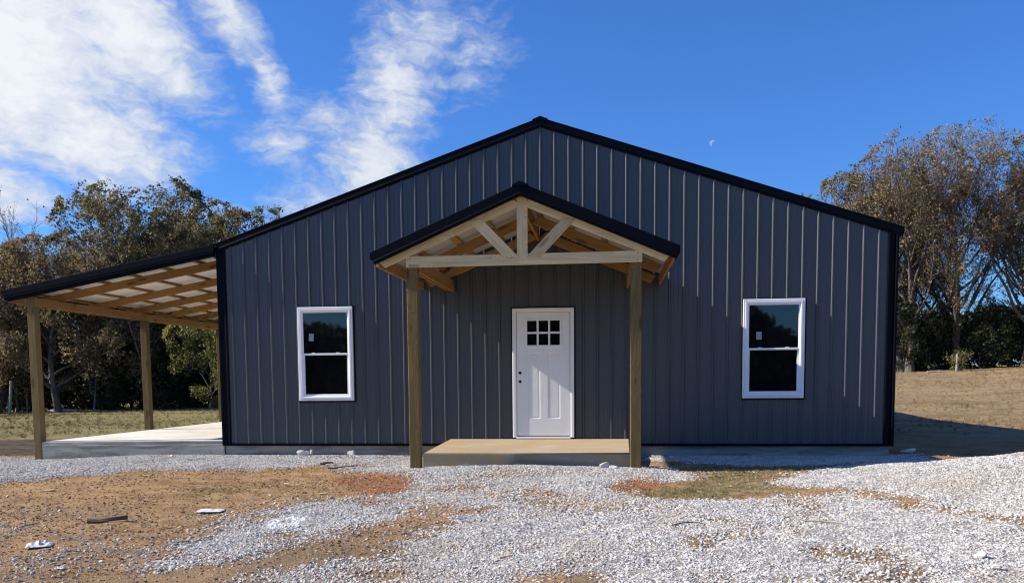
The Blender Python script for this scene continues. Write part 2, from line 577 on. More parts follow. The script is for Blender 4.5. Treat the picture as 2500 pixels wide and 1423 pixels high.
def masks(x, y):
    w1 = (fbm(x * 1.1, y * 1.1, 4, 21) - .5)
    w2 = (fbm(x * 5.0, y * 5.0, 3, 33) - .5)
    wob = w1 * .55 + w2 * .55
    gr = np.zeros(x.shape)
    for k, p in GRAVEL.items():
        d = poly_dist(p, x, y) + wob
        gr = np.maximum(gr, S((d + .26) / .52))
    sp = S((poly_dist(SPARSE, x, y) + wob * 1.5 + .5) / 1.5)
    patch = S((fbm(x * 1.6, y * 1.6, 4, 77) - .40) / .30)
    gr = np.maximum(gr, sp * patch * .14)
    thin = S((fbm(x * .9 + 7, y * .9, 4, 55) - .54) / .18)
    thin2 = S((fbm(x * 2.3 + 3, y * 2.3, 4, 91) - .50) / .16)
    gr = gr * (1 - np.clip(.55 * thin + .45 * thin2, 0, .8) * np.where(x > 3.2, .35, 1))
    for p in BARE:
        gr = gr * (1 - .88 * S((poly_dist(p, x, y) + wob * .5 + .10) / .22))
    red = np.zeros(x.shape)
    for p in RED:
        red = np.maximum(red, S((poly_dist(p, x, y) + wob * .5 + .12) / .25))
    gr = gr * (1 - .85 * red)
    grs = S((poly_dist(GRASS_R, x, y) + wob * .6 + .1) / .3)
    grs = np.maximum(grs, .8 * S((poly_dist(GREEN, x, y) + wob * .6 + .1) / .3))
    gr = gr * (1 - .8 * grs)
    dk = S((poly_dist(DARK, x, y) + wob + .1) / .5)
    return gr, red, grs, dk


# ------------------------------------------------------------------ ground sheet
def axis(segs):
    out = []
    for a, b, st in segs:
        n = max(1, int(round((b - a) / st)))
        out += [a + (b - a) * i / n for i in range(n)]
    out.append(segs[-1][1])
    return np.array(out)


gx = axis([(-900, -200, 100), (-200, -60, 14), (-60, -14, 1.2), (-14, 14, .085), (14, 60, 1.2), (60, 200, 14), (200, 900, 100)])
gy = axis([(-900, -150, 90), (-150, -30, 8), (-30, -11, .8), (-11, 1.2, .085), (1.2, 20, .5), (20, 60, 1.0), (60, 200, 10), (200, 900, 100)])
XX, YY = np.meshgrid(gx, gy)
ZZ = terrain(XX, YY) + rough_ground(XX, YY)
ga, ra, sa, da = masks(XX, YY)
ZZ = ZZ + np.where((np.abs(XX) < 14) & (YY > -11) & (YY < 1.2), ga * .008, 0)
nx, ny = len(gx), len(gy)
verts = np.stack([XX.ravel(), YY.ravel(), ZZ.ravel()], 1)
ii = np.arange(nx * ny).reshape(ny, nx)
faces = np.stack([ii[:-1, :-1].ravel(), ii[:-1, 1:].ravel(), ii[1:, 1:].ravel(), ii[1:, :-1].ravel()], 1)


def fast_mesh(name, verts, faces, mat=None, attrs=None, smooth=True):
    me = bpy.data.meshes.new(name)
    k = faces.shape[1]
    me.vertices.add(len(verts))
    me.vertices.foreach_set('co', np.asarray(verts, np.float32).ravel())
    me.loops.add(faces.size)
    me.loops.foreach_set('vertex_index', faces.astype(np.int32).ravel())
    me.polygons.add(len(faces))
    me.polygons.foreach_set('loop_start', np.arange(0, faces.size, k, dtype=np.int32))
    me.polygons.foreach_set('loop_total', np.full(len(faces), k, dtype=np.int32))
    if smooth:
        me.polygons.foreach_set('use_smooth', np.ones(len(faces), bool))
    me.update(calc_edges=True)
    for n_, (dom, vals) in (attrs or {}).items():
        a = me.attributes.new(n_, 'FLOAT', dom)
        a.data.foreach_set('value', np.asarray(vals, np.float32).ravel())
    if mat is not None:
        me.materials.append(mat)
    me.validate()
    return me


def mat_ground():
    m, g, b = new_mat('yard_ground')
    pos = g.n('ShaderNodeNewGeometry').outputs['Position']

    def at(n):
        return g.n('ShaderNodeAttribute', {'attribute_name': n}).outputs['Fac']
    sp = g.n('ShaderNodeSeparateXYZ', None, i0=pos)
    n_big = g.noise(pos, 0.55, 6.0, 0.65)
    n_mid = g.noise(g.scale(pos, (2.2, 3.6, 2)), 1.0, 7.0, 0.7)
    n_fin = g.noise(pos, 30.0, 5.0, 0.7)
    n_vf = g.noise(pos, 95.0, 3.0, 0.7)
    dirt = g.mix(g.ss(n_mid, 0.32, 0.68), (0.215, 0.130, 0.062), (0.45, 0.278, 0.135))
    dirt = g.mix(g.m('MULTIPLY', g.ss(n_big, 0.45, 0.7), 0.6), dirt, (0.46, 0.285, 0.138))
    dirt = g.mix(g.m('MULTIPLY', g.ss(n_fin, 0.50, 0.68), 0.40), dirt, (0.15, 0.092, 0.05))
    dirt = g.mix(g.m('MULTIPLY', g.ss(n_vf, 0.60, 0.72), 0.55), dirt, (0.43, 0.33, 0.21))
    mulch = g.m('MULTIPLY', g.m('SUBTRACT', 1.0, g.ss(sp.outputs[1], -7.6, -5.0)), g.ss(g.noise(pos, 1.1, 6.0, 0.7), 0.38, 0.62))
    dirt = g.mix(g.m('MULTIPLY', mulch, 0.75), dirt, g.mix(n_fin, (0.10, 0.072, 0.047), (0.31, 0.235, 0.155)))
    dirt = g.mix(at('red'), dirt, g.mix(g.ss(n_fin, 0.3, 0.7), (0.215, 0.085, 0.036), (0.40, 0.185, 0.085)))
    # field grass: tan on the right, olive on the left
    side = g.ss(sp.outputs[0], -12.0, 6.0)
    streak = g.m('ADD', g.m('MULTIPLY', g.noise(g.scale(pos, (0.35, 0.6, 1)), 1.0, 8.0, 0.75), 0.6), g.m('MULTIPLY', g.noise(g.scale(pos, (5.0, 2.2, 2)), 1.0, 5.0, 0.75), 0.4))
    tan = g.mix(g.ss(streak, 0.34, 0.66), (0.145, 0.105, 0.055), (0.36, 0.26, 0.145))
    olive = g.mix(g.ss(streak, 0.34, 0.66), (0.125, 0.110, 0.042), (0.27, 0.225, 0.100))
    field = g.mix(side, olive, tan)
    field = g.mix(g.m('MULTIPLY', g.ss(n_fin, 0.52, 0.7), 0.22), field, (0.085, 0.07, 0.03))
    isf = g.m('MAXIMUM', g.ss(sp.outputs[1], 2.0, 7.0), g.m('MULTIPLY', g.ss(g.m('ABSOLUTE', sp.outputs[0]), 13.0, 18.0), 0.8))
    base = g.mix(isf, dirt, field)
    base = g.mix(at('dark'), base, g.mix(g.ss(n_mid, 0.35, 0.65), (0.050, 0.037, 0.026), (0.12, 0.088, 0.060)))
    gcol = g.mix(g.ss(n_mid, 0.35, 0.7), (0.135, 0.112, 0.048), (0.36, 0.275, 0.135))
    base = g.mix(g.m('MULTIPLY', at('grass'), g.ss(n_big, 0.28, 0.5)), base, gcol)
    fines = g.mix(g.ss(n_vf, 0.4, 0.62), (0.22, 0.20, 0.175), (0.52, 0.50, 0.465))
    base = g.mix(g.ss(g.m('ADD', at('gravel'), g.m('MULTIPLY', g.m('SUBTRACT', n_fin, 0.5), 0.7)), 0.35, 0.75), base, fines)
    g.put(b, 'Base Color', base)
    b.inputs['Roughness'].default_value = 0.95
    b.inputs['Specular IOR Level'].default_value = 0.12
    hgt = g.m('ADD', g.m('MULTIPLY', n_fin, 1.0), g.m('ADD', g.m('MULTIPLY', n_vf, 0.5), g.m('MULTIPLY', n_mid, 2.2)))
    bump(g, b, hgt, 1.0, 0.034)
    return m


me = fast_mesh('ground', verts, faces, mat_ground(), {'gravel': ('POINT', ga), 'red': ('POINT', ra), 'grass': ('POINT', sa), 'dark': ('POINT', da)})
ground = link(bpy.data.objects.new('ground', me))
tag(ground, kind='structure')

# ------------------------------------------------------------------ gravel, litter and grass (geometry nodes on hidden-sheet meshes)


def mat_stone():
    m, g, b = new_mat('crushed_limestone')
    oi = g.n('ShaderNodeObjectInfo')
    cr = g.n('ShaderNodeValToRGB', None, i0=oi.outputs['Random'])
    e = cr.color_ramp.elements
    e[0].position = 0.0
    e[0].color = (0.20, 0.195, 0.185, 1)
    e[1].position = 1.0
    e[1].color = (0.64, 0.63, 0.605, 1)
    for p_, c in ((0.15, (0.34, 0.333, 0.318, 1)), (0.45, (0.46, 0.452, 0.435, 1)), (0.78, (0.57, 0.56, 0.535, 1)), (0.88, (0.44, 0.365, 0.275, 1))):
        x = e.new(p_)
        x.color = c
    n = g.noise(obj_coord(g), 2.0, 4.0, 0.6)
    col = g.mix(g.m('MULTIPLY', g.ss(n, 0.5, 0.75), 0.25), cr.outputs[0], (0.30, 0.27, 0.24))
    # a ring of white marking paint sprayed on the stones, and soil dust in patches
    pos = g.n('ShaderNodeNewGeometry').outputs['Position']
    dust = g.ss(g.noise(pos, 0.8, 5.0, 0.65), 0.50, 0.68)
    col = g.mix(g.m('MULTIPLY', dust, 0.42), col, (0.37, 0.28, 0.19))
    ctr = g.n('ShaderNodeVectorMath', {'operation': 'SUBTRACT'}, i0=pos, i1=(-1.92, -6.40, 0.0))
    ctr = g.n('ShaderNodeVectorMath', {'operation': 'MULTIPLY'}, i0=ctr.outputs[0], i1=(1.0, 0.55, 0.0))
    ln = g.n('ShaderNodeVectorMath', {'operation': 'LENGTH'}, i0=ctr.outputs[0]).outputs['Value']
    ring = g.m('SUBTRACT', 1.0, g.ss(g.m('ABSOLUTE', g.m('SUBTRACT', ln, 0.115)), 0.018, 0.075))
    col = g.mix(g.m('MULTIPLY', ring, 0.85), col, (0.86, 0.86, 0.86))
    g.put(b, 'Base Color', col)
    b.inputs['Roughness'].default_value = 0.9
    b.inputs['Specular IOR Level'].default_value = 0.2
    return m


def mat_rand(name, cols, rough=0.9):
    m, g, b = new_mat(name)
    oi = g.n('ShaderNodeObjectInfo')
    cr = g.n('ShaderNodeValToRGB', None, i0=oi.outputs['Random'])
    e = cr.color_ramp.elements
    e[0].color = cols[0] + (1,)
    e[1].color = cols[-1] + (1,)
    for i, c in enumerate(cols[1:-1]):
        x = e.new((i + 1) / (len(cols) - 1))
        x.color = c + (1,)
    n = g.noise(obj_coord(g), 3.0, 3.0)
    g.put(b, 'Base Color', g.mix(g.m('MULTIPLY', n, 0.4), cr.outputs[0], tuple(c * 0.5 for c in cols[0])))
    b.inputs['Roughness'].default_value = rough
    b.inputs['Specular IOR Level'].default_value = 0.2
    return m


class GN(G):
    pass


def scatter(name, patch_xy, dens_fn, max_density, mat, smin, smax, kind='stone', seed=1, power=1.0, step=.1, sink=0.0, zflat=0.7):
    (xa, xb), (ya, yb) = patch_xy
    ax_ = axis([(xa, xb, step)])
    ay_ = axis([(ya, yb, step)])
    X, Y = np.meshgrid(ax_, ay_)
    Z = terrain(X, Y) + rough_ground(X, Y) + sink
    D = dens_fn(X, Y)
    i2 = np.arange(X.size).reshape(X.shape)
    F = np.stack([i2[:-1, :-1].ravel(), i2[:-1, 1:].ravel(), i2[1:, 1:].ravel(), i2[1:, :-1].ravel()], 1)
    Df = D.ravel()
    keep = Df[F].max(1) > 0.015
    F = F[keep]
    used = np.unique(F)
    remap = np.zeros(X.size, int)
    remap[used] = np.arange(len(used))
    V = np.stack([X.ravel(), Y.ravel(), Z.ravel()], 1)[used]
    me = fast_mesh(name, V, remap[F], mat, {'dens': ('POINT', Df[used])})
    o = link(bpy.data.objects.new(name, me))
    tree = bpy.data.node_groups.new(name + '_scatter', 'GeometryNodeTree')
    tree.interface.new_socket('Geometry', in_out='INPUT', socket_type='NodeSocketGeometry')
    tree.interface.new_socket('Geometry', in_out='OUTPUT', socket_type='NodeSocketGeometry')
    g = GN(tree)
    gi = g.n('NodeGroupInput')
    go = g.n('NodeGroupOutput')
    na = g.n('GeometryNodeInputNamedAttribute', {'data_type': 'FLOAT'})
    na.inputs['Name'].default_value = 'dens'
    dm = g.m('MULTIPLY', g.m('POWER', na.outputs['Attribute'], power), max_density)
    dp = g.n('GeometryNodeDistributePointsOnFaces', {'distribute_method': 'RANDOM'}, Mesh=gi.outputs[0], Density=dm)
    dp.inputs['Seed'].default_value = seed
    join = g.n('GeometryNodeJoinGeometry')
    for k in range(4):
        if kind == 'stone':
            ic = g.n('GeometryNodeMeshIcoSphere')
            ic.inputs['Radius'].default_value = 1.0
            ic.inputs['Subdivisions'].default_value = 2
            p = g.n('GeometryNodeInputPosition')
            off = g.n('ShaderNodeVectorMath', {'operation': 'ADD'}, i0=p.outputs[0], i1=(k * 7.3, k * 3.1, k * 5.7))
            nz = g.n('ShaderNodeTexNoise', None, Vector=off.outputs[0], Scale=0.85, Detail=1.0)
            v = g.n('ShaderNodeVectorMath', {'operation': 'SUBTRACT'}, i0=nz.outputs['Color'], i1=(0.5, 0.5, 0.5))
            v2 = g.n('ShaderNodeVectorMath', {'operation': 'SCALE'}, i0=v.outputs[0])
            v2.inputs['Scale'].default_value = 2.3
            sp_ = g.n('GeometryNodeSetPosition', None, Geometry=ic.outputs[0], Offset=v2.outputs[0])
            tr = g.n('GeometryNodeTransform', None, Geometry=sp_.outputs[0])
            tr.inputs['Scale'].default_value = ((1.3, .95, .62), (1.1, 1.1, .5), (1.45, .8, .55), (1.0, .95, .75))[k]
            geo = tr.outputs[0]
        elif kind == 'bit':
            cu = g.n('GeometryNodeMeshCube')
            cu.inputs['Size'].default_value = ((2.6, .35, .12), (1.5, 1.0, .10), (4.0, .22, .15), (1.2, .8, .12))[k]
            cu.inputs['Vertices X'].default_value = 3
            p = g.n('GeometryNodeInputPosition')
            off = g.n('ShaderNodeVectorMath', {'operation': 'ADD'}, i0=p.outputs[0], i1=(k * 7.3, k * 3.1, k * 5.7))
            nz = g.n('ShaderNodeTexNoise', None, Vector=off.outputs[0], Scale=0.7, Detail=1.0)
            v = g.n('ShaderNodeVectorMath', {'operation': 'SUBTRACT'}, i0=nz.outputs['Color'], i1=(0.5, 0.5, 0.5))
            geo = g.n('GeometryNodeSetPosition', None, Geometry=cu.outputs[0], Offset=v.outputs[0]).outputs[0]
        else:  # tuft of blades
            sub = g.n('GeometryNodeJoinGeometry')
            rr = random.Random(k * 11 + 5)
            for q in range(9):
                co = g.n('GeometryNodeMeshCone')
                co.inputs['Vertices'].default_value = 3
                co.inputs['Radius Top'].default_value = 0.0
                co.inputs['Radius Bottom'].default_value = 0.035
                co.inputs['Depth'].default_value = rr.uniform(.6, 1.15)
                tr = g.n('GeometryNodeTransform', None, Geometry=co.outputs['Mesh'])
                tr.inputs['Translation'].default_value = (rr.uniform(-.35, .35), rr.uniform(-.35, .35), 0)
                tr.inputs['Rotation'].default_value = (rr.uniform(-.9, .9), rr.uniform(-.9, .9), 0)
                g.t.links.new(tr.outputs[0], sub.inputs[0])
            geo = sub.outputs[0]
        gi2 = g.n('GeometryNodeGeometryToInstance')
        g.t.links.new(geo, gi2.inputs[0])
        g.t.links.new(gi2.outputs[0], join.inputs[0])
    rot = g.n('FunctionNodeRandomValue', {'data_type': 'FLOAT_VECTOR'})
    tilt = 0.75 if kind == 'stone' else (0.45 if kind == 'bit' else 0.2)
    rot.inputs[0].default_value = (-tilt, -tilt, 0)
    rot.inputs[1].default_value = (tilt, tilt, 6.283)
    scv = g.n('FunctionNodeRandomValue', {'data_type': 'FLOAT'})
    scv.inputs[2].default_value = 0.0
    scv.inputs[3].default_value = 1.0
    scv.inputs['Seed'].default_value = 5
    sz = g.m('ADD', smin, g.m('MULTIPLY', g.m('POWER', scv.outputs[1], 2.0), smax - smin))
    ip = g.n('GeometryNodeInstanceOnPoints', None, Points=dp.outputs['Points'], Instance=join.outputs[0], Rotation=rot.outputs[0], Scale=sz)
    ip.inputs['Pick Instance'].default_value = True
    sm = g.n('GeometryNodeSetMaterial', None, Geometry=ip.outputs[0])
    sm.inputs['Material'].default_value = mat
    g.t.links.new(sm.outputs[0], go.inputs[0])
    md_ = o.modifiers.new('scatter', 'NODES')
    md_.node_group = tree
    return o


def outside(x, y):
    inside = ((x > -8.86) & (x < 5.52) & (y > -.02)) | ((x > -1.46) & (x < 1.40) & (y > -2.60) & (y < 0))
    return np.where(inside, 0.0, 1.0)


def d_gravel(x, y):
    return masks(x, y)[0] * outside(x, y)


def d_dirt(x, y):
    gr, rd, gs, dk = masks(x, y)
    return (1 - gr) * outside(x, y) * np.where((y > 1.0), .3, 1.0) * (.35 + .65 * S((fbm(x * 1.2, y * 1.2, 3, 8) - .35) / .3))


def d_grass(x, y):
    return masks(x, y)[2] * outside(x, y) * S((fbm(x * 3, y * 3, 3, 12) - .3) / .3)


def d_field(x, y):
    o = S((y - 3.5) / 4.0) * np.where((x > -9.6) & (x < 6.0) & (y < 15), 0, 1)
    gr, rd, gs, dk = masks(x, y)
    return o * (1 - dk) * (.25 + .75 * S((fbm(x * .5, y * .5, 4, 15) - .35) / .3))


tag(scatter('gravel', ((-12, 11), (-10.2, .3)), d_gravel, 6800, mat_stone(), .0048, .0155, 'stone', 3, 1.3, .1, .003),
    'pale grey crushed limestone gravel spread over the yard', 'gravel', kind='stuff')
tag(scatter('loose_soil', ((-11, 9), (-10.2, 1.0)), d_dirt, 620, mat_rand('soil_clods', [(0.14, 0.085, 0.046), (0.26, 0.155, 0.08), (0.38, 0.27, 0.165), (0.50, 0.46, 0.40)]), .0035, .014, 'stone', 7, 1.0, .12),
    'brown soil clods and pebbles loose on the bare earth', 'soil', kind='stuff')
tag(scatter('straw_litter', ((-11, 9), (-10.2, 1.0)), d_dirt, 190, mat_rand('dead_straw', [(0.10, 0.065, 0.035), (0.24, 0.165, 0.085), (0.40, 0.30, 0.17), (0.50, 0.41, 0.26)]), .004, .020, 'bit', 9, 1.0, .12, .006),
    'bits of dead straw and bark on the bare earth', 'straw', kind='stuff')
tag(scatter('short_grass', ((-5, 5), (-6, -1.5)), d_grass, 480, mat_rand('weed_blades', [(0.10, 0.095, 0.034), (0.24, 0.19, 0.085), (0.38, 0.29, 0.14)]), .02, .060, 'tuft', 4, 1.0, .1),
    'short green and straw grass by the gravel mound', 'grass', kind='stuff')
tag(scatter('field_grass', ((-34, -8.9), (3.0, 27)), d_field, 26, mat_rand('olive_blades', [(0.10, 0.085, 0.03), (0.20, 0.165, 0.07), (0.30, 0.24, 0.11)]), .05, .14, 'tuft', 6, 1.0, .5),
    'mown olive grass of the field behind the open carport', 'grass', kind='stuff')
tag(scatter('dry_field_grass', ((5.6, 34), (3.0, 43)), d_field, 16, mat_rand('tan_blades', [(0.12, 0.085, 0.04), (0.26, 0.185, 0.095), (0.40, 0.29, 0.16)]), .05, .16, 'tuft', 8, 1.0, .5),
    'dry tan grass of the field right of the building', 'grass', kind='stuff')

# ------------------------------------------------------------------ the building
P = .2286
XL, XR = -5.505, 5.545           # outer faces of the corner trims
DEPTH = 14.63
ZR, SL = 5.077, .3333            # top of the siding at the ridge, roof pitch


def xr(i):
    return (i - 23) * P


house = empty('metal_building', (0, 0, -.15))
tag(house, 'charcoal ribbed steel gable building with black trim, white door and two porches', 'building')
hz = Vector((0, 0, .15))


def H(o):
    """hang a part that was modelled in world coordinates under the house"""
    mw = o.matrix_world.copy() if o.parent is None else o.matrix_basis.copy()
    o.parent = house
    o.matrix_parent_inverse = Matrix.Translation(hz)
    return o


MAJ = ((-.027, 0), (-.010, -.021), (.009, -.021), (.024, 0))
MIN = ((-.016, 0), (-.006, -.0030), (.006, -.0030), (.016, 0))


def siding_profile(xa, xb):
    pts = {}
    for i in range(-3, 52):
        c = xr(i)
        for dx, y in MAJ:
            pts[round(c + dx, 5)] = y
        for k in (1, 2):
            for dx, y in MIN:
                pts[round(c + k * P / 3 + dx, 5)] = y
    out = [(xa, 0.0)] + [(x, y) for x, y in sorted(pts.items()) if xa < x < xb] + [(xb, 0.0)]
    if xa < 0 < xb:
        out.append((0.0, -.021))
        out.sort()
    return out


cuts = [XL + .02] + [xr(i) + .034 for i in range(3, 46, 4)] + [XR - .02]
for xa, xb in zip(cuts, cuts[1:]):
    pr = siding_profile(xa, xb)
    n = len(pr)
    vs = [(x, y, -.004) for x, y in pr] + [(x, y, ZR + .03 - SL * abs(x)) for x, y in pr]
    H(mesh_obj('siding_panel', vs, [(i, i + 1, n + i + 1, n + i) for i in range(n - 1)], M['siding']))

# the other three walls, ribbed the same way
for sx, nm in ((XL + .02, 'side_wall'), (XR - .02, 'side_wall')):
    sgn = -1 if sx < 0 else 1
    pr = []
    k = 0
    y = .02
    while y < DEPTH:
        for dy, hgt in MAJ:
            pr.append((y + .1 + dy, -hgt))
        y += P
    vs = [(sx + sgn * h_, yy, -.004) for yy, h_ in pr] + [(sx + sgn * h_, yy, ZR + .03 - SL * abs(sx)) for yy, h_ in pr]
    n = len(pr)
    H(mesh_obj(nm, vs, [(i, i + 1, n + i + 1, n + i) for i in range(n - 1)], M['siding']))
pr = siding_profile(XL + .02, XR - .02)
n = len(pr)
H(mesh_obj('rear_wall', [(x, DEPTH - y, -.004) for x, y in pr] + [(x, DEPTH - y, ZR + .03 - SL * abs(x)) for x, y in pr],
           [(i + 1, i, n + i, n + i + 1) for i in range(n - 1)], M['siding']))

# foundation and trims
H(box('foundation', XL + .03, XR - .06, .012, DEPTH - .02, -.6, -.03, M['conc'], None, .006))
H(sweep('base_trim', [(-.002, .0), (-.002, -.034), (.012, -.030), (.030, -.030), (.034, -.046), (.040, -.046), (.040, 0)],
        [lambda a, b, x=x: (x, -b * 1.0 - .0 if False else b, -a * .9) for x in (XL + .01, XR - .01)], M['black']))


def corner(xo, inward):
    s = inward
    prof = [(xo + s * .155, -.004), (xo + s * .155, -.020), (xo + s * .145, -.025), (xo + s * .128, -.025), (xo + s * .120, -.021),
            (xo + s * .040, -.021), (xo + s * .030, -.027), (xo, -.027), (xo, .03), (xo, .03), (xo, .16), (xo + s * .02, .16)]
    top = ZR + .02 - SL * abs(xo)
    return H(sweep('corner_trim', prof, [lambda a, b: (a, b, -.036), lambda a, b, t=top: (a, b, t + (0 if abs(a) > 99 else SL * (abs(xo) - abs(a)) - .0))], M['black']))


corner(XL, 1)
corner(XR, -1)

RZ = 5.225                        # top of the rake trim at the ridge
rake = [(.0, .25), (.0, -.022), (-.005, -.027), (-.096, -.027), (-.103, -.031), (-.112, -.031), (-.114, -.026), (-.124, -.025), (-.138, -.025), (-.150, -.024), (-.152, -.004)]
for sgn, xe in ((-1, -5.50), (1, 5.612)):
    path = [lambda a, b: (0.0, b, RZ + a), lambda a, b, xe=xe: (xe + (0.08 * a * (1 if xe > 0 else -1)), b, RZ + a - SL * abs(xe))]
    H(sweep('rake_trim', rake, path, M['black']))


def ribbed_roof(name, x0, z0, x1, z1, ya, yb, mat, parent=None, rib=.019):
    pr = [(ya, 0.0)]
    y = ya + .1
    while y < yb - .05:
        pr += [(y - .03, 0), (y - .012, rib), (y + .012, rib), (y + .03, 0)]
        y += P
    pr.append((yb, 0.0))
    n = len(pr)
    vs = [(x0, yy, z0 + h_) for yy, h_ in pr] + [(x1, yy, z1 + h_) for yy, h_ in pr]
    return mesh_obj(name, vs, [(i, i + 1, n + i + 1, n + i) for i in range(n - 1)], mat, parent)


for xe in (-5.56, 5.60):
    r_ = H(ribbed_roof('roof_sheet', 0.0, RZ - .02, xe, RZ - .02 - SL * abs(xe), -.03, DEPTH + .1, M['roof']))
cap = [(-.125, -.0417), (-.115, -.030), (-.04, -.004), (-.03, .004), (.0, .012), (.03, .004), (.04, -.004), (.115, -.030), (.125, -.0417)]
H(sweep('ridge_cap', cap, [lambda a, b, y=y: (a, y, RZ + .006 + b) for y in (-.036, DEPTH + .12)], M['black']))
H(sweep('eave_trim', [(0, 0), (.03, -.01), (.03, -.12), (.015, -.125), (0, -.11)],
        [lambda a, b, y=y: (5.60 + a * .5, y, RZ - SL * 5.6 + b) for y in (-.035, DEPTH + .1)], M['black']))

# ------------------------------------------------------------------ windows


def build_window(x0, x1, z0, z1, stx, stz, tilt):
    bm = bmesh.new()
    ring_bm(bm, x0, x1, z0, z1, .1, [(0, -.004), (0, -.046), (.006, -.052), (.026, -.052), (.032, -.046), (.036, -.058), (.062, -.058), (.070, -.050), (.078, -.044), (.094, -.040), (.098, -.028)])
    fr = H(bm_obj('window', bm, M['vinyl']))
    fr['label'] = 'white vinyl single hung window with a paper sticker on its upper pane'

    def sub(o):
        o.parent = fr
        o.matrix_parent_inverse = Matrix.Identity(4)
        return o
    bm = bmesh.new()
    ring_bm(bm, x0 - .012, x1 + .026, z0 - .026, z1 + .014, .02, [(0, -.002), (0, -.030), (.004, -.034), (.011, -.034), (.013, -.022)])
    sub(bm_obj('black_trim', bm, M['black']))
    zm = (z0 + z1) / 2 - .005
    xi0, xi1, zi0, zi1 = x0 + .096, x1 - .096, z0 + .096, z1 - .096
    sub(box('pane', xi0, xi1, -.0335, -.0285, zm, zi1, M['glass']))
    bm = bmesh.new()
    ring_bm(bm, xi0 - .001, xi1 + .001, zi0 - .002, zm + .012, .022, [(0, -.026), (0, -.0395), (.012, -.0395), (.016, -.030), (.016, -.024)])
    sub(bm_obj('lower_sash', bm, M['vinyl']))
    sub(box('pane', xi0 + .013, xi1 - .013, -.0275, -.0235, zi0 + .012, zm, M['glass']))
    sub(box('meeting_rail', xi0 + .001, xi1 - .001, -.0475, -.0285, zm - .016, zm + .018, M['vinyl'], None, .004))
    for lx in (.22, .78):
        cx = xi0 + (xi1 - xi0) * lx
        sub(box('sash_lock', cx - .03, cx + .03, -.046, -.034, zm + .018, zm + .028, M['vinyl'], None, .003))
    st = box('sticker', -.041, .041, -.001, .001, -.062, .062, M['label'])
    st.location = (stx, -.0352, stz)
    st.rotation_euler = (0, tilt, 0)
    sub(st)
    return fr


build_window(-4.104, -3.154, .7285, 2.292, -3.872, 1.79, R(4))
build_window(3.205, 4.156, .7285, 2.288, 3.455, 1.715, R(-2))

# ------------------------------------------------------------------ door
dx0, dx1, dz0, dz1 = -.472, .534, .104, 2.210
bm = bmesh.new()
sx0, sx1, sz0, sz1 = -.402, .462, .128, 2.140       # door leaf
lite_x = [(-.229, -.073), (-.041, .114), (.145, .302)]
lite_z = [(1.613, 1.795), (1.827, 2.007)]
pan_x = [(-.227, -.022), (.101, .305)]
pan_z = (.415, 1.485)
yf = -.040
xs = sorted({sx0, sx1} | {v for p_ in lite_x + pan_x for v in p_})
zs = sorted({sz0, sz1} | {v for p_ in lite_z for v in p_} | set(pan_z))


def in_rng(v, rng):
    return rng[0] + 1e-6 < v < rng[1] - 1e-6


vv = {}


def gv(x, z):
    k = (round(x, 4), round(z, 4))
    if k not in vv:
        vv[k] = bm.verts.new((x, yf, z))
    return vv[k]


for i in range(len(xs) - 1):
    for j in range(len(zs) - 1):
        cx, cz = (xs[i] + xs[i + 1]) / 2, (zs[j] + zs[j + 1]) / 2
        if any(in_rng(cx, a) for a in lite_x) and any(in_rng(cz, a) for a in lite_z):
            continue
        if any(in_rng(cx, a) for a in pan_x) and in_rng(cz, pan_z):
            continue
        bm.faces.new((gv(xs[i], zs[j]), gv(xs[i + 1], zs[j]), gv(xs[i + 1], zs[j + 1]), gv(xs[i], zs[j + 1])))
for a in lite_x:
    for b in lite_z:
        ring_bm(bm, a[0], a[1], b[0], b[1], .02, [(0, yf), (.0, yf + .016)])
for a in pan_x:
    lo = [(0.0, yf), (.010, yf + .009), (.022, yf + .010), (.034, yf + .004)]
    ring_bm(bm, a[0], a[1], pan_z[0], pan_z[1], .03, lo)
    i_ = .034
    bm.faces.new([bm.verts.new(p_) for p_ in ((a[0] + i_, yf + .004, pan_z[0] + i_), (a[1] - i_, yf + .004, pan_z[0] + i_), (a[1] - i_, yf + .004, pan_z[1] - i_), (a[0] + i_, yf + .004, pan_z[1] - i_))])
for (ax, az_), (bx, bz) in (((sx0, sz0), (sx1, sz0)), ((sx1, sz0), (sx1, sz1)), ((sx1, sz1), (sx0, sz1)), ((sx0, sz1), (sx0, sz0))):
    bm.faces.new([bm.verts.new(p_) for p_ in ((ax, yf, az_), (bx, yf, bz), (bx, yf + .03, bz), (ax, yf + .03, az_))])
door = H(bm_obj('door', bm, M['door']))
door['label'] = 'white panelled entry door with six small panes and no handle'


def dsub(o):
    o.parent = door
    o.matrix_parent_inverse = Matrix.Identity(4)
    return o


for a in lite_x:
    for b in lite_z:
        dsub(box('pane', a[0] + .0005, a[1] - .0005, yf + .010, yf + .014, b[0] + .0005, b[1] - .0005, M['glass']))
bm = bmesh.new()
ring_bm(bm, lite_x[0][0] - .030, lite_x[2][1] + .030, lite_z[0][0] - .030, lite_z[1][1] + .030, .03, [(0, yf + .002), (.004, yf - .008), (.012, yf - .011), (.026, yf - .008), (.0295, yf + .003)])
dsub(bm_obj('lite_surround', bm, M['door']))
for zc in (1.164, 1.022):
    bm = bmesh.new()
    rim = [bm.verts.new((-.350 + .024 * math.cos(t * math.tau / 20), yf - .0025, zc + .024 * math.sin(t * math.tau / 20))) for t in range(20)]
    rim2 = [bm.verts.new((-.350 + .026 * math.cos(t * math.tau / 20), yf + .001, zc + .026 * math.sin(t * math.tau / 20))) for t in range(20)]
    bm.faces.new(rim)
    for t in range(20):
        bm.faces.new((rim[t], rim2[t], rim2[(t + 1) % 20], rim[(t + 1) % 20]))
    dsub(bm_obj('lock_hole', bm, M['hole']))
bm = bmesh.new()
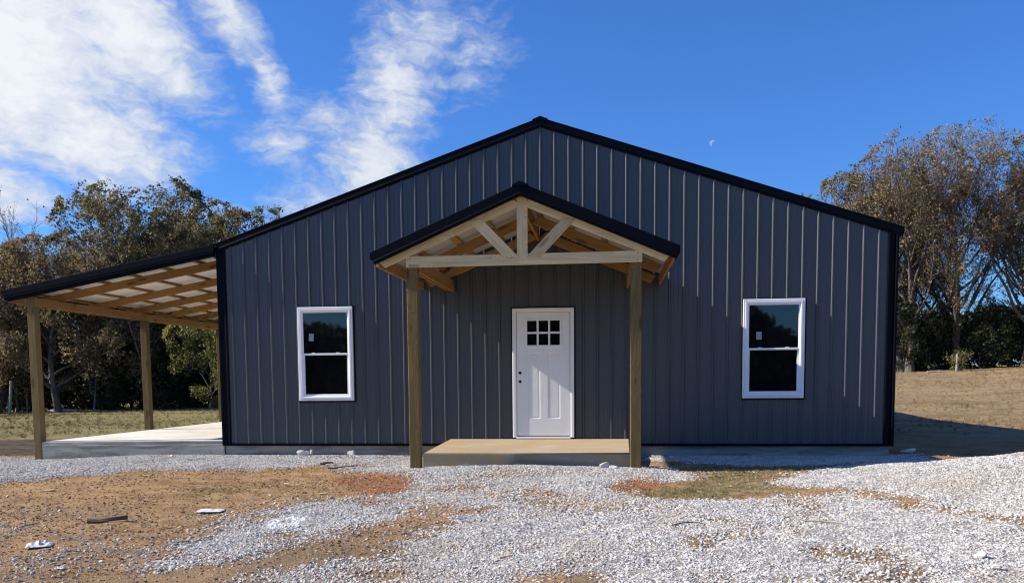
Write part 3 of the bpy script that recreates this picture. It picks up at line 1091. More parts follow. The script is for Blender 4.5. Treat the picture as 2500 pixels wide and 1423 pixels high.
ring_bm(bm, dx0, dx1, dz0, dz1, .07, [(0, -.004), (0, -.052), (.006, -.058), (.046, -.058), (.052, -.052), (.054, -.046), (.064, -.046), (.066, -.012)])
# leave the bottom of the casing low: it is the sill
for v in bm.verts:
    if v.co.z < .5:
        v.co.z = dz0 + (v.co.z - dz0) * .25
dsub(bm_obj('door_frame', bm, M['door']))
dsub(box('door_sweep', sx0 + .004, sx1 - .004, -.045, -.022, sz0 - .010, sz0 + .006, M['hole']))
dsub(box('threshold', dx0 + .06, dx1 - .06, -.070, -.020, dz0 - .016, dz0 + .014, M['door'], None, .004))
bm = bmesh.new()
ring_bm(bm, dx0 - .018, dx1 + .022, dz0 - .02, dz1 + .02, .02, [(0, -.002), (0, -.034), (.004, -.036), (.016, -.036), (.018, -.022)])
dsub(bm_obj('black_trim', bm, M['black']))

# ------------------------------------------------------------------ front porch
PX = -.037                        # ridge
PS = .4167
PZ = 3.540
PYF, PYB = -2.95, -.022


def pz(x):
    return PZ - PS * abs(x - PX)


xeL, xeR = PX - 1.975, PX + 2.0
slab_v = [(-1.443, -2.56), (1.372, -2.56), (1.425, -.020), (-1.529, -.020)]
bm = bmesh.new()
tp = [bm.verts.new((x, y, .062 if y < -1 else .080)) for x, y in slab_v]
bt = [bm.verts.new((x, y, -.45)) for x, y in slab_v]
bm.faces.new(tp)
for i in range(4):
    bm.faces.new((tp[i], tp[(i + 1) % 4], bt[(i + 1) % 4], bt[i]))
bmesh.ops.recalc_face_normals(bm, faces=bm.faces[:])
bmesh.ops.bevel(bm, geom=[e for e in bm.edges if all(v.co.z > 0 for v in e.verts)], offset=.012, segments=2, affect='EDGES')
ps = H(bm_obj('porch_slab', bm, M['conc_sand']))
ps['label'] = 'sandy concrete porch slab in front of the door'

proof = H(ribbed_roof('porch_roof', PX, PZ, xeL, pz(xeL), PYF, PYB, M['roof']))
proof['label'] = 'small black gabled porch roof on treated pine posts'


def q(o):
    o.parent = proof
    o.matrix_parent_inverse = Matrix.Identity(4)
    return o


q(ribbed_roof('roof_sheet', PX, PZ, xeR, pz(xeR), PYF, PYB, M['roof']))
for xe in (xeL, xeR):
    q(mesh_obj('roof_underside', [(PX, PYF + .01, PZ - .010), (xe, PYF + .01, pz(xe) - .010), (xe, PYB, pz(xe) - .010), (PX, PYB, PZ - .010)], [(0, 1, 2, 3)], M['liner_shaded']))
# black rake fascia
pf = [(.012, .10), (.012, -.012), (.004, -.022), (-.105, -.022), (-.113, -.030), (-.124, -.030), (-.128, -.016), (-.146, -.010), (-.150, .02)]
for xe, s in ((xeL, -1), (xeR, 1)):
    q(sweep('rake_fascia', pf, [lambda a, b: (PX, PYF + b, PZ + a), lambda a, b, xe=xe, s=s: (xe + s * .33 * a, PYF + b, pz(xe) + a)], M['black']))
q(sweep('ridge_cap', [(-.11, -.050), (-.10, -.034), (-.035, -.006), (-.028, .002), (0, .010), (.028, .002), (.035, -.006), (.10, -.034), (.11, -.050)],
        [lambda a, b, y=y: (PX + a, y, PZ + .020 + b) for y in (PYF - .034, PYB)], M['black']))
for xe, s in ((xeL, -1), (xeR, 1)):
    q(sweep('eave_trim', [(-.012, .016), (.012, .010), (.012, -.078), (.004, -.086), (-.012, -.080)],
            [lambda a, b, y=y, xe=xe, s=s: (xe + s * a, y, pz(xe) + b) for y in (PYF + .003, PYB)], M['black']))
    xb = xe - s * .065
    q(board('eave_board', (xb, -2.845, pz(xb) - .125), (xb, -.03, pz(xb) - .125), .038, .14, M['pine']))
# posts
for xa in (-1.572, 1.362):
    q(board('post', (xa + .074, -2.736, -.42), (xa + .070, -2.736, 2.60), .142, .142, M['post'], None, (0, 1, 0), .006))
# front truss
YB = -2.830
q(board('front_beam', (-1.566, YB, 2.605), (1.508, YB, 2.609), .038, .141, M['beam'], None, (0, 0, 1), .003))
c_ang = math.atan(PS)


def chord(x_end, y, mat, nm='top_chord', drop=.172, dep=.135, x_in=None):
    xi = PX + (math.copysign(.070, x_end)) if x_in is None else x_in
    s = 1 if x_end > PX else -1
    zf = lambda x: pz(x) - drop
    return q(board(nm, (xi, y, zf(xi)), (x_end, y, zf(x_end)), .038, dep, mat, None, (0, 0, 1), .003, (PS, PS)))


chord(-1.905, YB - .002, M['beam'])
chord(1.835, YB - .002, M['beam'])
q(board('king_post', (PX + .008, YB - .001, 2.6765), (PX + .008, YB - .001, 3.40), .138, .038, M['beam'], None, (0, 1, 0)))
q(board('king_post_block', (PX + .006, YB + .042, 2.66), (PX + .006, YB + .042, 3.43), .138, .040, M['pine'], None, (0, 1, 0)))
q(board('strut', (-.640, YB - .024, 3.120), (-.165, YB - .024, 2.632), .012, .136, M['beam'], None, (0, 0, 1), .002, (.95, .95)))
q(board('strut', (.580, YB - .024, 3.105), (.120, YB - .024, 2.632), .012, .136, M['beam'], None, (0, 0, 1), .002, (.95, .95)))
# nail heads on the beam
for nxp, nzp in ((-1.512, 2.649), (-1.512, 2.564), (1.454, 2.653), (1.452, 2.567)):
    bm = bmesh.new()
    bmesh.ops.create_cone(bm, cap_ends=True, segments=10, radius1=.0075, radius2=.0075, depth=.004, matrix=Matrix.Translation((nxp, YB - .0205, nzp)) @ Matrix.Rotation(math.pi / 2, 4, 'X'))
    q(bm_obj('bolt_head', bm, M['hole']))
# side beams from the posts back to the wall
for xb in (-1.452, 1.392):
    q(board('side_beam', (xb, -2.66, 2.590), (xb, -.035, 2.590), .038, .184, M['pine'], None, (0, 0, 1), .003, (0, -.35)))
for xb in (-1.545, 1.482):
    q(board('side_beam', (xb, -2.66, 2.585), (xb, -.035, 2.585), .038, .14, M['pine']))
# inner rafters, purlins, ridge board
for yy in (-1.42, -.062):
    chord(-1.86, yy, M['pine'], 'rafter', .150, .14)
    chord(1.80, yy, M['pine'], 'rafter', .150, .14)
for s in (-1, 1):
    for dx in (.12, .58, 1.06, 1.54):
        x = PX + s * dx
        nrm = Vector((s * PS, 0, 1)).normalized()
        o_ = q(board('purlin', (x, -2.90, pz(x) - .036), (x, -.04, pz(x) - .036), .089, .036, M['pine'], None, nrm))
q(board('ridge_board', (PX, -2.78, PZ - .17), (PX, -.04, PZ - .17), .038, .184, M['pine']))

# ------------------------------------------------------------------ lean-to carport on the left
LX0, LX1 = -9.38, -5.49
LS = (3.345 - 2.660) / (LX1 - LX0)


def lz(x):
    return 2.660 + (x - LX0) * LS


bm = bmesh.new()
c8 = [(-8.848, .0, .032), (-5.500, .0, .056), (-5.500, DEPTH, .056), (-8.848, DEPTH, .032)]
tp = [bm.verts.new(c) for c in c8]
bt = [bm.verts.new((c[0], c[1], -.6)) for c in c8]
bm.faces.new(tp)
for i in range(4):
    bm.faces.new((tp[i], tp[(i + 1) % 4], bt[(i + 1) % 4], bt[i]))
bmesh.ops.recalc_face_normals(bm, faces=bm.faces[:])
bmesh.ops.bevel(bm, geom=[e for e in bm.edges if all(v.co.z > 0 for v in e.verts)], offset=.012, segments=2, affect='EDGES')
o_ = H(bm_obj('carport_slab', bm, M['conc_light']))
o_['label'] = 'pale concrete slab under the lean-to roof'
# rough-formed lower face in front of the slab edge
bm = bmesh.new()
NX = 60
rows = [(.018, -.012), (-.030, -.010), (-.045, -.016), (-.11, -.016), (-.30, -.020)]
grid = []
for k, (z_, y_) in enumerate(rows):
    rw = []
    for i in range(NX + 1):
        x_ = -8.846 + (3.37) * i / NX
        j = (fbm(np.array(x_ * 2.2), np.array(k * 1.7), 3, 41) - .5)
        rw.append(bm.verts.new((x_, y_ + float(j) * .014, z_ + (float(j) * .045 if k in (2, 3) else 0) + .024 * i / NX)))
    grid.append(rw)
for a, b in zip(grid, grid[1:]):
    for i in range(NX):
        bm.faces.new((a[i], a[i + 1], b[i + 1], b[i]))
H(bm_obj('slab_edge', bm, M['conc']))

lroof = H(ribbed_roof('carport_roof', LX0, lz(LX0), LX1, lz(LX1), -.09, DEPTH + .09, M['roof']))
lroof['label'] = 'black lean-to roof with exposed pine rafters over the slab'


def l(o):
    o.parent = lroof
    o.matrix_parent_inverse = Matrix.Identity(4)
    return o


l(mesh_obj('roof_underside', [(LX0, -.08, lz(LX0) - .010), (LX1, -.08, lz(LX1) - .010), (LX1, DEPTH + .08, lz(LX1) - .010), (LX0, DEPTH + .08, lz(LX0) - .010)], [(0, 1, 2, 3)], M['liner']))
lf = [(.018, .12), (.018, -.008), (.012, -.018), (-.090, -.018), (-.096, -.010), (-.108, -.010), (-.116, -.028), (-.124, -.028), (-.130, -.012), (-.172, -.012), (-.180, -.022), (-.188, -.020), (-.190, .03)]
l(sweep('rake_fascia', lf, [lambda a, b: (LX0 - .01 - .22 * (a - .018), -.09 + b, lz(LX0) + a), lambda a, b: (LX1 - .02, -.09 + b, lz(LX1) + a)], M['black']))
l(sweep('eave_trim', [(-.02, .02), (-.03, .012), (-.03, -.085), (-.02, -.095), (0, -.09)], [lambda a, b, y=y: (LX0 + a, y, lz(LX0) + b) for y in (-.085, DEPTH + .09)], M['black']))
l(board('eave_board', (LX0 + .03, -.02, lz(LX0) - .115), (LX0 + .03, DEPTH, lz(LX0) - .115), .038, .14, M['pine']))
for yp in (0, 3.65, 7.30, 10.95, 14.45):
    l(board('post', (-8.940, yp + .071, -.5), (-8.942, yp + .071, 2.66), .140, .140, M['post'], None, (0, 1, 0), .006))
for xb in (-8.849, -9.031):
    l(board('beam', (xb, .004, 2.474), (xb, DEPTH, 2.462), .038, .141, M['pine']))
rn = Vector((-LS, 0, 1)).normalized()
for yr in (.82, 2.30, 3.62, 4.88, 6.10, 7.36, 8.58, 9.80, 11.02, 12.24, 13.46, 14.55):
    za = lz(LX0 + .05) - .122
    l(board('rafter', (LX0 + .05, yr, za), (-5.53, yr, lz(-5.53) - .122), .038, .14, M['pine']))
for k in range(7):
    x = -9.22 + k * .605
    l(board('purlin', (x, -.07, lz(x) - .031), (x, DEPTH + .05, lz(x) - .031), .060, .036, M['pine'], None, rn))
l(board('ledger', (-5.548, .03, lz(-5.53) - .13), (-5.548, DEPTH, lz(-5.53) - .13), .036, .14, M['pine']))

# ------------------------------------------------------------------ small things lying in the yard


def rock(name, x, y, r, sq, seed, mat, label, group=None, sink=.3, rotz=0.0):
    rr = random.Random(seed)
    r *= .8
    bm = bmesh.new()
    bmesh.ops.create_icosphere(bm, subdivisions=2, radius=1.0)
    dirs = [(Vector((rr.gauss(0, 1), rr.gauss(0, 1), rr.gauss(0, 1))).normalized(), rr.uniform(.45, .8)) for _ in range(9)]
    for v in bm.verts:
        p_ = v.co.normalized()
        k = 1.0
        for d, c in dirs:
            t = p_.dot(d)
            if t > c:
                k = min(k, c / t)
        v.co = p_ * k
        v.co = Vector((v.co.x * sq[0], v.co.y * sq[1], v.co.z * sq[2])) * r
    o = bm_obj(name, bm, mat)
    o.location = (x, y, ground_z(x, y) + r * sq[2] * (1 - sink))
    o.rotation_euler = (rr.uniform(-.2, .2), rr.uniform(-.2, .2), rotz)
    return tag(o, label, 'rock', group)


rock('limestone_rock', -4.02, -.16, .10, (1.5, .8, .7), 1, M['rock'], 'long pale rock at the wall foot below the left window')
rock('limestone_rock', -3.90, -.10, .055, (.8, .7, 1.3), 2, M['rock'], 'small upright white rock at the wall foot, right of a long rock')
rock('limestone_rock', -3.20, -.11, .085, (1.1, .8, .9), 3, M['rock'], 'blocky pale rock at the wall foot, midway to the porch')
rock('limestone_rock', 1.03, -2.78, .085, (1.1, .7, .9), 4, M['rock'], 'pale rock leaning on the porch slab near the right post')
rock('limestone_rock', 1.16, -2.90, .085, (1.6, .5, .5), 5, M['rock'], 'flat slab-like rock just right of the rock on the porch edge')
rock('limestone_rock', -.83, -2.72, .07, (1.5, .8, .7), 6, M['rock'], 'pale yellowish rock lying against the porch slab front')
rock('limestone_rock', 3.78, -7.5, .065, (1.1, .8, .7), 7, M['rock'], 'larger stone in the gravel near the lower right corner')
rock('limestone_rock', 3.73, -7.86, .055, (.9, .9, .8), 8, M['rock'], 'small stone nearest the lower right corner')
rock('limestone_rock', 5.95, .55, .15, (1.5, .7, .4), 9, M['rock'], 'flat grey rock in the shade behind the right corner')
rock('limestone_rock', -6.25, -.35, .06, (1.2, .8, .7), 10, M['rock'], 'little rock in the gravel before the lean-to slab')
rock('limestone_rock', 1.72, -.9, .09, (1.4, .8, .4), 11, M['rock'], 'pale flat stone in the shade right of the porch')
rock('limestone_rock', 2.05, -.62, .07, (1.3, .8, .6), 12, M['rock'], 'grey stone by the foundation right of the porch')


def film(name, x, y, w, d, hgt, seed, label, cat, rotz=0.0):
    """a crumpled sheet of plastic film"""
    n = 22
    u = np.linspace(-.5, .5, n)
    U, V = np.meshgrid(u, u)
    rad = 1.0 + .35 * (fbm(np.cos(np.arctan2(V, U)) * 1.5 + 3, np.sin(np.arctan2(V, U)) * 1.5 + 3, 3, seed) - .5)
    X = U * w * rad
    Y = V * d * rad
    ridge = np.abs(fbm(U * 5 + seed, V * 5, 4, seed) - .5) * 2
    Z = hgt * (.15 + ridge * 1.2) * (1 - (2 * np.maximum(np.abs(U), np.abs(V))) ** 3) + .004
    i2 = np.arange(n * n).reshape(n, n)
    F = np.stack([i2[:-1, :-1].ravel(), i2[:-1, 1:].ravel(), i2[1:, 1:].ravel(), i2[1:, :-1].ravel()], 1)
    me = fast_mesh(name, np.stack([X.ravel(), Y.ravel(), Z.ravel()], 1), F, M['plastic'], smooth=False)
    o = link(bpy.data.objects.new(name, me))
    sol = o.modifiers.new('thickness', 'SOLIDIFY')
    sol.thickness = .0015
    o.location = (x, y, ground_z(x, y) + .012)
    o.rotation_euler = (0, 0, rotz)
    return tag(o, label, cat)


film('plastic_sheet', -2.9, -5.88, .26, .20, .022, 4, 'flat scrap of white plastic at the edge of the gravel', 'plastic', .1)
film('plastic_bag', -3.62, -7.5, .20, .18, .055, 9, 'crumpled clear plastic bag on the brown dirt at far left', 'bag', .5)
film('paper_scrap', -2.91, -8.28, .065, .06, .016, 12, 'tiny white scrap near the bottom left of the yard', 'paper', .2)


def stick(name, pts, r0, r1, mat, label, cat='stick', sides=6, lift=.02):
    pts = [Vector((a, b, ground_z(a, b) + lift + c)) for a, b, c in pts]
    bm = bmesh.new()
    rings = []
    for k, p_ in enumerate(pts):
        t = (pts[min(k + 1, len(pts) - 1)] - pts[max(k - 1, 0)]).normalized()
        a = t.orthogonal().normalized()
        b = t.cross(a)
        r = r0 + (r1 - r0) * k / (len(pts) - 1)
        rings.append([bm.verts.new(p_ + (a * math.cos(q_ * math.tau / sides) + b * math.sin(q_ * math.tau / sides)) * r * (1 + .18 * math.sin(q_ * 2.1 + k))) for q_ in range(sides)])
    for A, B in zip(rings, rings[1:]):
        for i in range(sides):
            bm.faces.new((A[i], A[(i + 1) % sides], B[(i + 1) % sides], B[i]))
    bm.faces.new(rings[0])
    bm.faces.new(rings[-1][::-1])
    return tag(bm_obj(name, bm, mat), label, cat)


stick('wood_stick', [(-3.80, -6.56, .0), (-3.70, -6.53, .006), (-3.60, -6.50, .012), (-3.46, -6.46, .02)], .022, .027, M['oldwood'], 'short thick dark stick on the brown dirt', 'stick', 7, .018)
stick('twig', [(1.62, -6.55, 0), (1.72, -6.46, .006), (1.83, -6.42, .012), (1.92, -6.45, .004)], .006, .004, M['oldwood'], 'thin crooked twig on the gravel right of centre', 'twig', 5)
stick('pale_lath', [(2.80, -6.25, 0), (2.95, -6.27, .004), (3.12, -6.31, 0)], .006, .006, M['chip'], 'thin pale lath on the gravel at right', 'stick', 5)
stick('bark_strip', [(-2.97, -2.36, 0), (-2.88, -2.33, .02), (-2.80, -2.31, .03)], .022, .012, M['oldwood'], 'dark piece of bark at the upper edge of the dirt', 'bark', 6)
stick('twig', [(-2.72, -2.78, 0), (-2.55, -2.68, .01), (-2.36, -2.56, .03)], .008, .006, M['oldwood'], 'dark twig at the gravel edge left of the porch', 'twig', 5)
stick('twig', [(-4.25, -6.86, 0), (-4.10, -6.80, .03), (-3.98, -6.92, .02), (-3.93, -7.05, 0)], .006, .005, M['greywood'], 'bent pale twig above the clear plastic bag', 'twig', 5)


def chip(x, y, L, w, rz, label, mat='chip'):
    o = box('wood_chip', -L / 2, L / 2, -w / 2, w / 2, -.006, .006, M[mat], None, .002)
    for v in o.data.vertices:
        if abs(v.co.y) > w * .3:
            v.co.x *= .72
    o.location = (x, y, ground_z(x, y) + .014)
    o.rotation_euler = (.1, -.08, rz)
    return tag(o, label, 'wood chip')


chip(-2.10, -4.80, .13, .035, .1, 'pale split wood chip on the dirt near the red clay')
chip(-5.5, -4.66, .14, .05, .4, 'cream wood chip on the dirt at far left')
chip(-2.86, -3.92, .13, .03, -.2, 'pale wood splinter in the middle of the brown dirt')
chip(-4.9, -3.55, .16, .03, .05, 'flat pale splinter just below the left gravel strip')
chip(.30, -7.7, .15, .02, .5, 'pale splinter at the bottom of the gravel', 'chip')

# ring of white marking paint sprayed on the gravel is left as paint-dusted stones
# ------------------------------------------------------------------ field edge furniture


def fence_post(x, y, hgt, r, lean, label):
    bm = bmesh.new()
    ring_n = 8
    rows = []
    for k in range(5):
        t = k / 4
        rows.append([bm.verts.new((lean * t * hgt + r * (1 - .15 * t) * math.cos(i * math.tau / ring_n), r * (1 - .15 * t) * math.sin(i * math.tau / ring_n), -.3 + t * (hgt + .3) + (.03 * math.cos(i) if k == 4 else 0))) for i in range(ring_n)])
    for A, B in zip(rows, rows[1:]):
        for i in range(ring_n):
            bm.faces.new((A[i], A[(i + 1) % ring_n], B[(i + 1) % ring_n], B[i]))
    bm.faces.new(rows[-1])
    o = bm_obj('fence_post', bm, M['greywood'])
    o.location = (x, y, ground_z(x, y))
    return tag(o, label, 'post')


fence_post(22.3, 41.0, 1.05, .075, 0.0, 'weathered grey fence post at the field edge on the right')
fence_post(-27.9, 24.6, 1.6, .075, .12, 'leaning grey post at the wood edge on the far left')
stick('fallen_log', [(-25.9, 24.6, 0), (-25.2, 24.6, .05), (-24.4, 24.7, .02)], .08, .07, M['greywood'], 'pale fallen log at the edge of the left field', 'log', 7, .05)
stick('fallen_log', [(20.3, 40.2, 0), (20.9, 40.25, .03), (21.4, 40.2, 0)], .06, .05, M['greywood'], 'pale fallen branch in the field edge left of the fence post', 'log', 7, .04)

# ------------------------------------------------------------------ trees
M['leaf_olive'] = mat_leaf('olive_brown_leaves', [(0.07, 0.064, 0.03), (0.145, 0.128, 0.06), (0.22, 0.185, 0.092), (0.27, 0.2, 0.1)])
M['leaf_brown'] = mat_leaf('russet_leaves', [(0.1, 0.075, 0.042), (0.18, 0.132, 0.068), (0.27, 0.2, 0.1), (0.24, 0.21, 0.11)])
M['leaf_rust'] = mat_leaf('rust_and_olive_leaves', [(0.12,0.078,0.048),(0.20,0.14,0.080),(0.30,0.23,0.125),(0.27,0.24,0.135)])
M['leaf_green'] = mat_leaf('yellow_green_leaves', [(0.055, 0.062, 0.016), (0.13, 0.14, 0.035), (0.24, 0.22, 0.060), (0.30, 0.25, 0.075)])
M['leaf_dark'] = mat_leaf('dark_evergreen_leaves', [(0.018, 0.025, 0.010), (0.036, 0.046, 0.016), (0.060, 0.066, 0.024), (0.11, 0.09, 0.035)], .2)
M['bark'] = mat_bark('grey_brown_bark', (0.150, 0.130, 0.112), (0.060, 0.050, 0.042))
M['bark_pale'] = mat_bark('pale_bare_bark', (0.32, 0.28, 0.245), (0.18, 0.155, 0.13))


def tube(V, F, pts, rads, n):
    base = len(V)
    for k, p_ in enumerate(pts):
        t = (pts[min(k + 1, len(pts) - 1)] - pts[max(k - 1, 0)])
        t = t.normalized() if t.length > 1e-6 else Vector((0, 0, 1))
        a = t.orthogonal().normalized()
        b = t.cross(a)
        for i in range(n):
            an = i * math.tau / n
            V.append(p_ + (a * math.cos(an) + b * math.sin(an)) * rads[k])
    for k in range(len(pts) - 1):
        for i in range(n):
            j = (i + 1) % n
            F.append((base + k * n + i, base + k * n + j, base + (k + 1) * n + j, base + (k + 1) * n + i))


def grow(seed, Ht, rad, crown_base, spread, n_limb, leaf_n, leaf_s, up=.5, trunks=1, r_trunk=.22, twist=.35, sub=5, twig=5, leaf_bias=0.0, tf=.80, dome=False, cb2=.22):
    """returns wood verts/faces and leaf verts/faces/tints for one tree with its foot at the origin"""
    rr = random.Random(seed)
    V, F = [], []
    tips = []

    def rv(s):
        return Vector((rr.gauss(0, s), rr.gauss(0, s), rr.gauss(0, s)))

    def branch(p, d, L, r, lev, segs, pull):
        pts, rads = [p.copy()], [r]
        for k in range(segs):
            d = (d + rv(twist * .45) + Vector((0, 0, pull * .22))).normalized()
            p = p + d * (L / segs)
            pts.append(p.copy())
            rads.append(max(.006, r * (1 - .78 * (k + 1) / segs)))
        tube(V, F, pts, rads, 6 if lev == 0 else (5 if lev == 1 else 3))
        return pts, d

    for tk in range(trunks):
        base = Vector((0, 0, -.3)) if trunks == 1 else Vector((rr.uniform(-.35, .35), rr.uniform(-.35, .35), -.3))
        lean = Vector((rr.gauss(0, .06), rr.gauss(0, .06), 1)) if trunks == 1 else Vector((rr.gauss(0, .22), rr.gauss(0, .22), 1))
        hh = Ht * (tf if tk == 0 else rr.uniform(.75, 1.0) * tf)
        segs = 9
        p, d = base.copy(), lean.normalized()
        pts, rads = [p.copy()], [r_trunk * 1.35]
        for k in range(segs):
            d = (d + rv(.07) + Vector((0, 0, .05))).normalized()
            p = p + d * (hh / segs)
            pts.append(p.copy())
            rads.append(r_trunk * (1 - .82 * (k + 1) / segs))
        tube(V, F, pts, rads, 8)
        for q_ in range(n_limb):
            f = (q_ + rr.random()) / n_limb
            hgt = crown_base + (1 - crown_base) * f * .98
            fi = hgt * segs * 1.0
            fi = min(segs - .01, fi)
            k = int(fi)
            p0 = pts[k].lerp(pts[k + 1], fi - k)
            ang = q_ * 2.399 + rr.uniform(-.6, .6)
            d0 = Vector((math.cos(ang), math.sin(ang), up + .75 * f + rr.uniform(-.15, .25))).normalized()
            shape = math.sin(math.pi * min(1, .16 + .80 * (1 - f) ** .8)) if spread > 0 else 1
            L = rad * (.35 + .75 * shape) * rr.uniform(.75, 1.15)
            if dome:
                zc, rz_ = Ht * (cb2 + 1) / 2, Ht * (1 - cb2) / 2
                o_ = p0 - Vector((0, 0, zc))
                q0 = Vector((o_.x / rad, o_.y / rad, o_.z / rz_))
                q1 = Vector((d0.x / rad, d0.y / rad, d0.z / rz_))
                A_, B_, C_ = q1.dot(q1), q0.dot(q1), q0.dot(q0) - 1
                disc = B_ * B_ - A_ * C_
                L = max(rad * .3, (-B_ + math.sqrt(disc)) / A_) * rr.uniform(.78, 1.04) if disc > 0 else rad * .4
                L = min(L, rad * 1.5)
            lp, _ = branch(p0, d0, L, max(.02, rads[k] * .55), 1, 5, up)
            for s_ in range(sub):
                t = .30 + .70 * (s_ + rr.random()) / sub
                fi2 = min(4.99, t * 5)
                k2 = int(fi2)
                p1 = lp[k2].lerp(lp[k2 + 1], fi2 - k2)
                dm = (lp[k2 + 1] - lp[k2]).normalized()
                d1 = (dm + rv(.62) + Vector((0, 0, up * .35))).normalized()
                sp_, _ = branch(p1, d1, L * rr.uniform(.30, .50), .022, 2, 3, up)
                for w_ in range(twig):
                    t3 = rr.uniform(.25, 1.0) * 2.99
                    k3 = int(t3)
                    p2 = sp_[k3].lerp(sp_[k3 + 1], t3 - k3)
                    d2 = ((sp_[k3 + 1] - sp_[k3]).normalized() + rv(.7)).normalized()
                    tp_, _ = branch(p2, d2, L * rr.uniform(.12, .24), .010, 3, 2, up)
                    tips.append((tp_[0], tp_[-1]))
    # leaves, gathered in clumps round the twigs
    LV, LF, LT = [], [], []
    if leaf_n:
        keep = [(a, b, rr.random()) for a, b in tips]
        wsum = [max(0.0, w - leaf_bias) ** 1.2 for _, _, w in keep]
        tot = sum(wsum)
        for (a, b, w), ww in zip(keep, wsum):
            n = ww / tot * leaf_n
            n = int(n) + (1 if rr.random() < n - int(n) else 0)
            ct = rr.gauss(.45, .22)
            for _ in range(n):
                c = a.lerp(b, rr.random() ** .7 * 1.1) + rv(leaf_s * 1.1)
                s = leaf_s * rr.uniform(.55, 1.35)
                e1 = rv(1).normalized()
                e2 = e1.orthogonal().normalized()
                e2 = (e2 * math.cos(rr.random() * 6) + e1.cross(e2) * math.sin(rr.random() * 6))
                k = len(LV)
                LV += [c - e1 * s * .5, c + e2 * s * .32, c + e1 * s * .55, c - e2 * s * .32]
                LF.append((k, k + 1, k + 2, k + 3))
                LT.append(min(1, max(0, ct + rr.gauss(0, .16))))
    if dome:      # round the crown: what sticks out of its outline is drawn in
        zc, rz_ = Ht * (cb2 + 1) / 2, Ht * (1 - cb2) / 2

        def rnd(p):
            o_ = p - Vector((0, 0, zc))
            if o_.z < -rz_ * .35:
                return p
            q_ = math.sqrt((o_.x / rad) ** 2 + (o_.y / rad) ** 2 + (o_.z / rz_) ** 2)
            return p if q_ <= .96 else Vector((0, 0, zc)) + o_ * ((.96 + (q_ - .96) * .28) / q_)
        V = [rnd(v) for v in V]
        for k in range(0, len(LV), 4):
            c = (LV[k] + LV[k + 2]) / 2
            d = rnd(c) - c
            for j in range(4):
                LV[k + j] = LV[k + j] + d
    return V, F, LV, LF, LT


_tree_mesh = {}


def tree_meshes(key, bark, leaf, **kw):
    if key not in _tree_mesh:
        V, F, LV, LF, LT = grow(**kw)
        tm = fast_mesh('trunk', np.array([tuple(v) for v in V]), np.array(F), bark)
        lm = None
        if LF:
            lm = fast_mesh('crown', np.array([tuple(v) for v in LV]), np.array(LF), leaf, {'tint': ('FACE', LT)}, smooth=False)
        _tree_mesh[key] = (tm, lm)
    return _tree_mesh[key]


def plant(name, key, x, y, label, cat='tree', group=None, s=1.0, rz=0.0, sz=None, trunk_name='trunk', crown_name='crown'):
    tm, lm = _tree_mesh[key]
    e = empty(name, (x, y, ground_z(x, y) - .03))
    e.rotation_euler = (0, 0, rz)
    e.scale = (s, s, sz or s)
    link(bpy.data.objects.new(trunk_name, tm), e)
    if lm:
        link(bpy.data.objects.new(crown_name, lm), e)
    return tag(e, label, cat, group)


tree_meshes('oakA', M['bark'], M['leaf_olive'], seed=11, Ht=11.4, rad=4.4, crown_base=.30, spread=1, n_limb=22, leaf_n=40000, leaf_s=.125, up=.34, r_trunk=.27, sub=7, twig=7, tf=.66, dome=True)
tree_meshes('oakB', M['bark'], M['leaf_olive'], seed=23, Ht=10.7, rad=3.7, crown_base=.32, spread=1, n_limb=20, leaf_n=30000, leaf_s=.125, up=.40, r_trunk=.22, sub=7, twig=7, tf=.68, dome=True)
tree_meshes('oakC', M['bark'], M['leaf_green'], seed=31, Ht=10.5, rad=2.6, crown_base=.40, spread=1, n_limb=15, leaf_n=17000, leaf_s=.115, tf=.74, dome=True, up=.5, r_trunk=.18, sub=5, twig=5)
tree_meshes('russet', M['bark'], M['leaf_brown'], seed=47, Ht=8.6, rad=3.9, crown_base=.16, spread=1, n_limb=17, leaf_n=32000, leaf_s=.125, cb2=.02, up=.35, r_trunk=.2, sub=7, twig=6, tf=.66, dome=True)
tree_meshes('bare', M['bark_pale'], M['leaf_brown'], seed=53, Ht=12.0, rad=3.0, crown_base=.35, spread=1, n_limb=16, leaf_n=160, leaf_s=.14, up=1.0, r_trunk=.16, sub=6, twig=5)
tree_meshes('bare2', M['bark_pale'], M['leaf_brown'], seed=59, Ht=11.4, rad=2.6, crown_base=.4, spread=1, n_limb=15, leaf_n=220, leaf_s=.14, up=1.1, r_trunk=.14, sub=6, twig=5)
tree_meshes('greenS', M['bark'], M['leaf_green'], seed=61, Ht=4.7, rad=1.9, crown_base=.14, spread=1, n_limb=13, leaf_n=9000, leaf_s=.11, tf=.68, dome=True, up=.4, r_trunk=.09, sub=5, twig=5)
tree_meshes('sapA', M['bark'], M['leaf_olive'], seed=71, Ht=7.5, rad=1.7, crown_base=.22, spread=1, n_limb=12, leaf_n=1500, leaf_s=.16, up=.55, r_trunk=.075, sub=4, twig=4)
tree_meshes('sapB', M['bark_pale'], M['leaf_brown'], seed=73, Ht=6.6, rad=1.5, crown_base=.2, spread=1, n_limb=11, leaf_n=1100, leaf_s=.16, up=.6, r_trunk=.06, sub=4, twig=4)
tree_meshes('sapC', M['bark'], M['leaf_dark'], seed=79, Ht=6.0, rad=1.9, crown_base=.1, spread=1, n_limb=13, leaf_n=3200, leaf_s=.17, up=.35, r_trunk=.07, sub=4, twig=4)
tree_meshes('tallA', M['bark'], M['leaf_rust'], seed=83, Ht=13.6, rad=5.0, crown_base=.18, spread=1, n_limb=19, leaf_n=23000, leaf_s=.12, cb2=.10, up=.62, dome=True, tf=.74, trunks=2, r_trunk=.25, sub=8, twig=7, leaf_bias=.1)
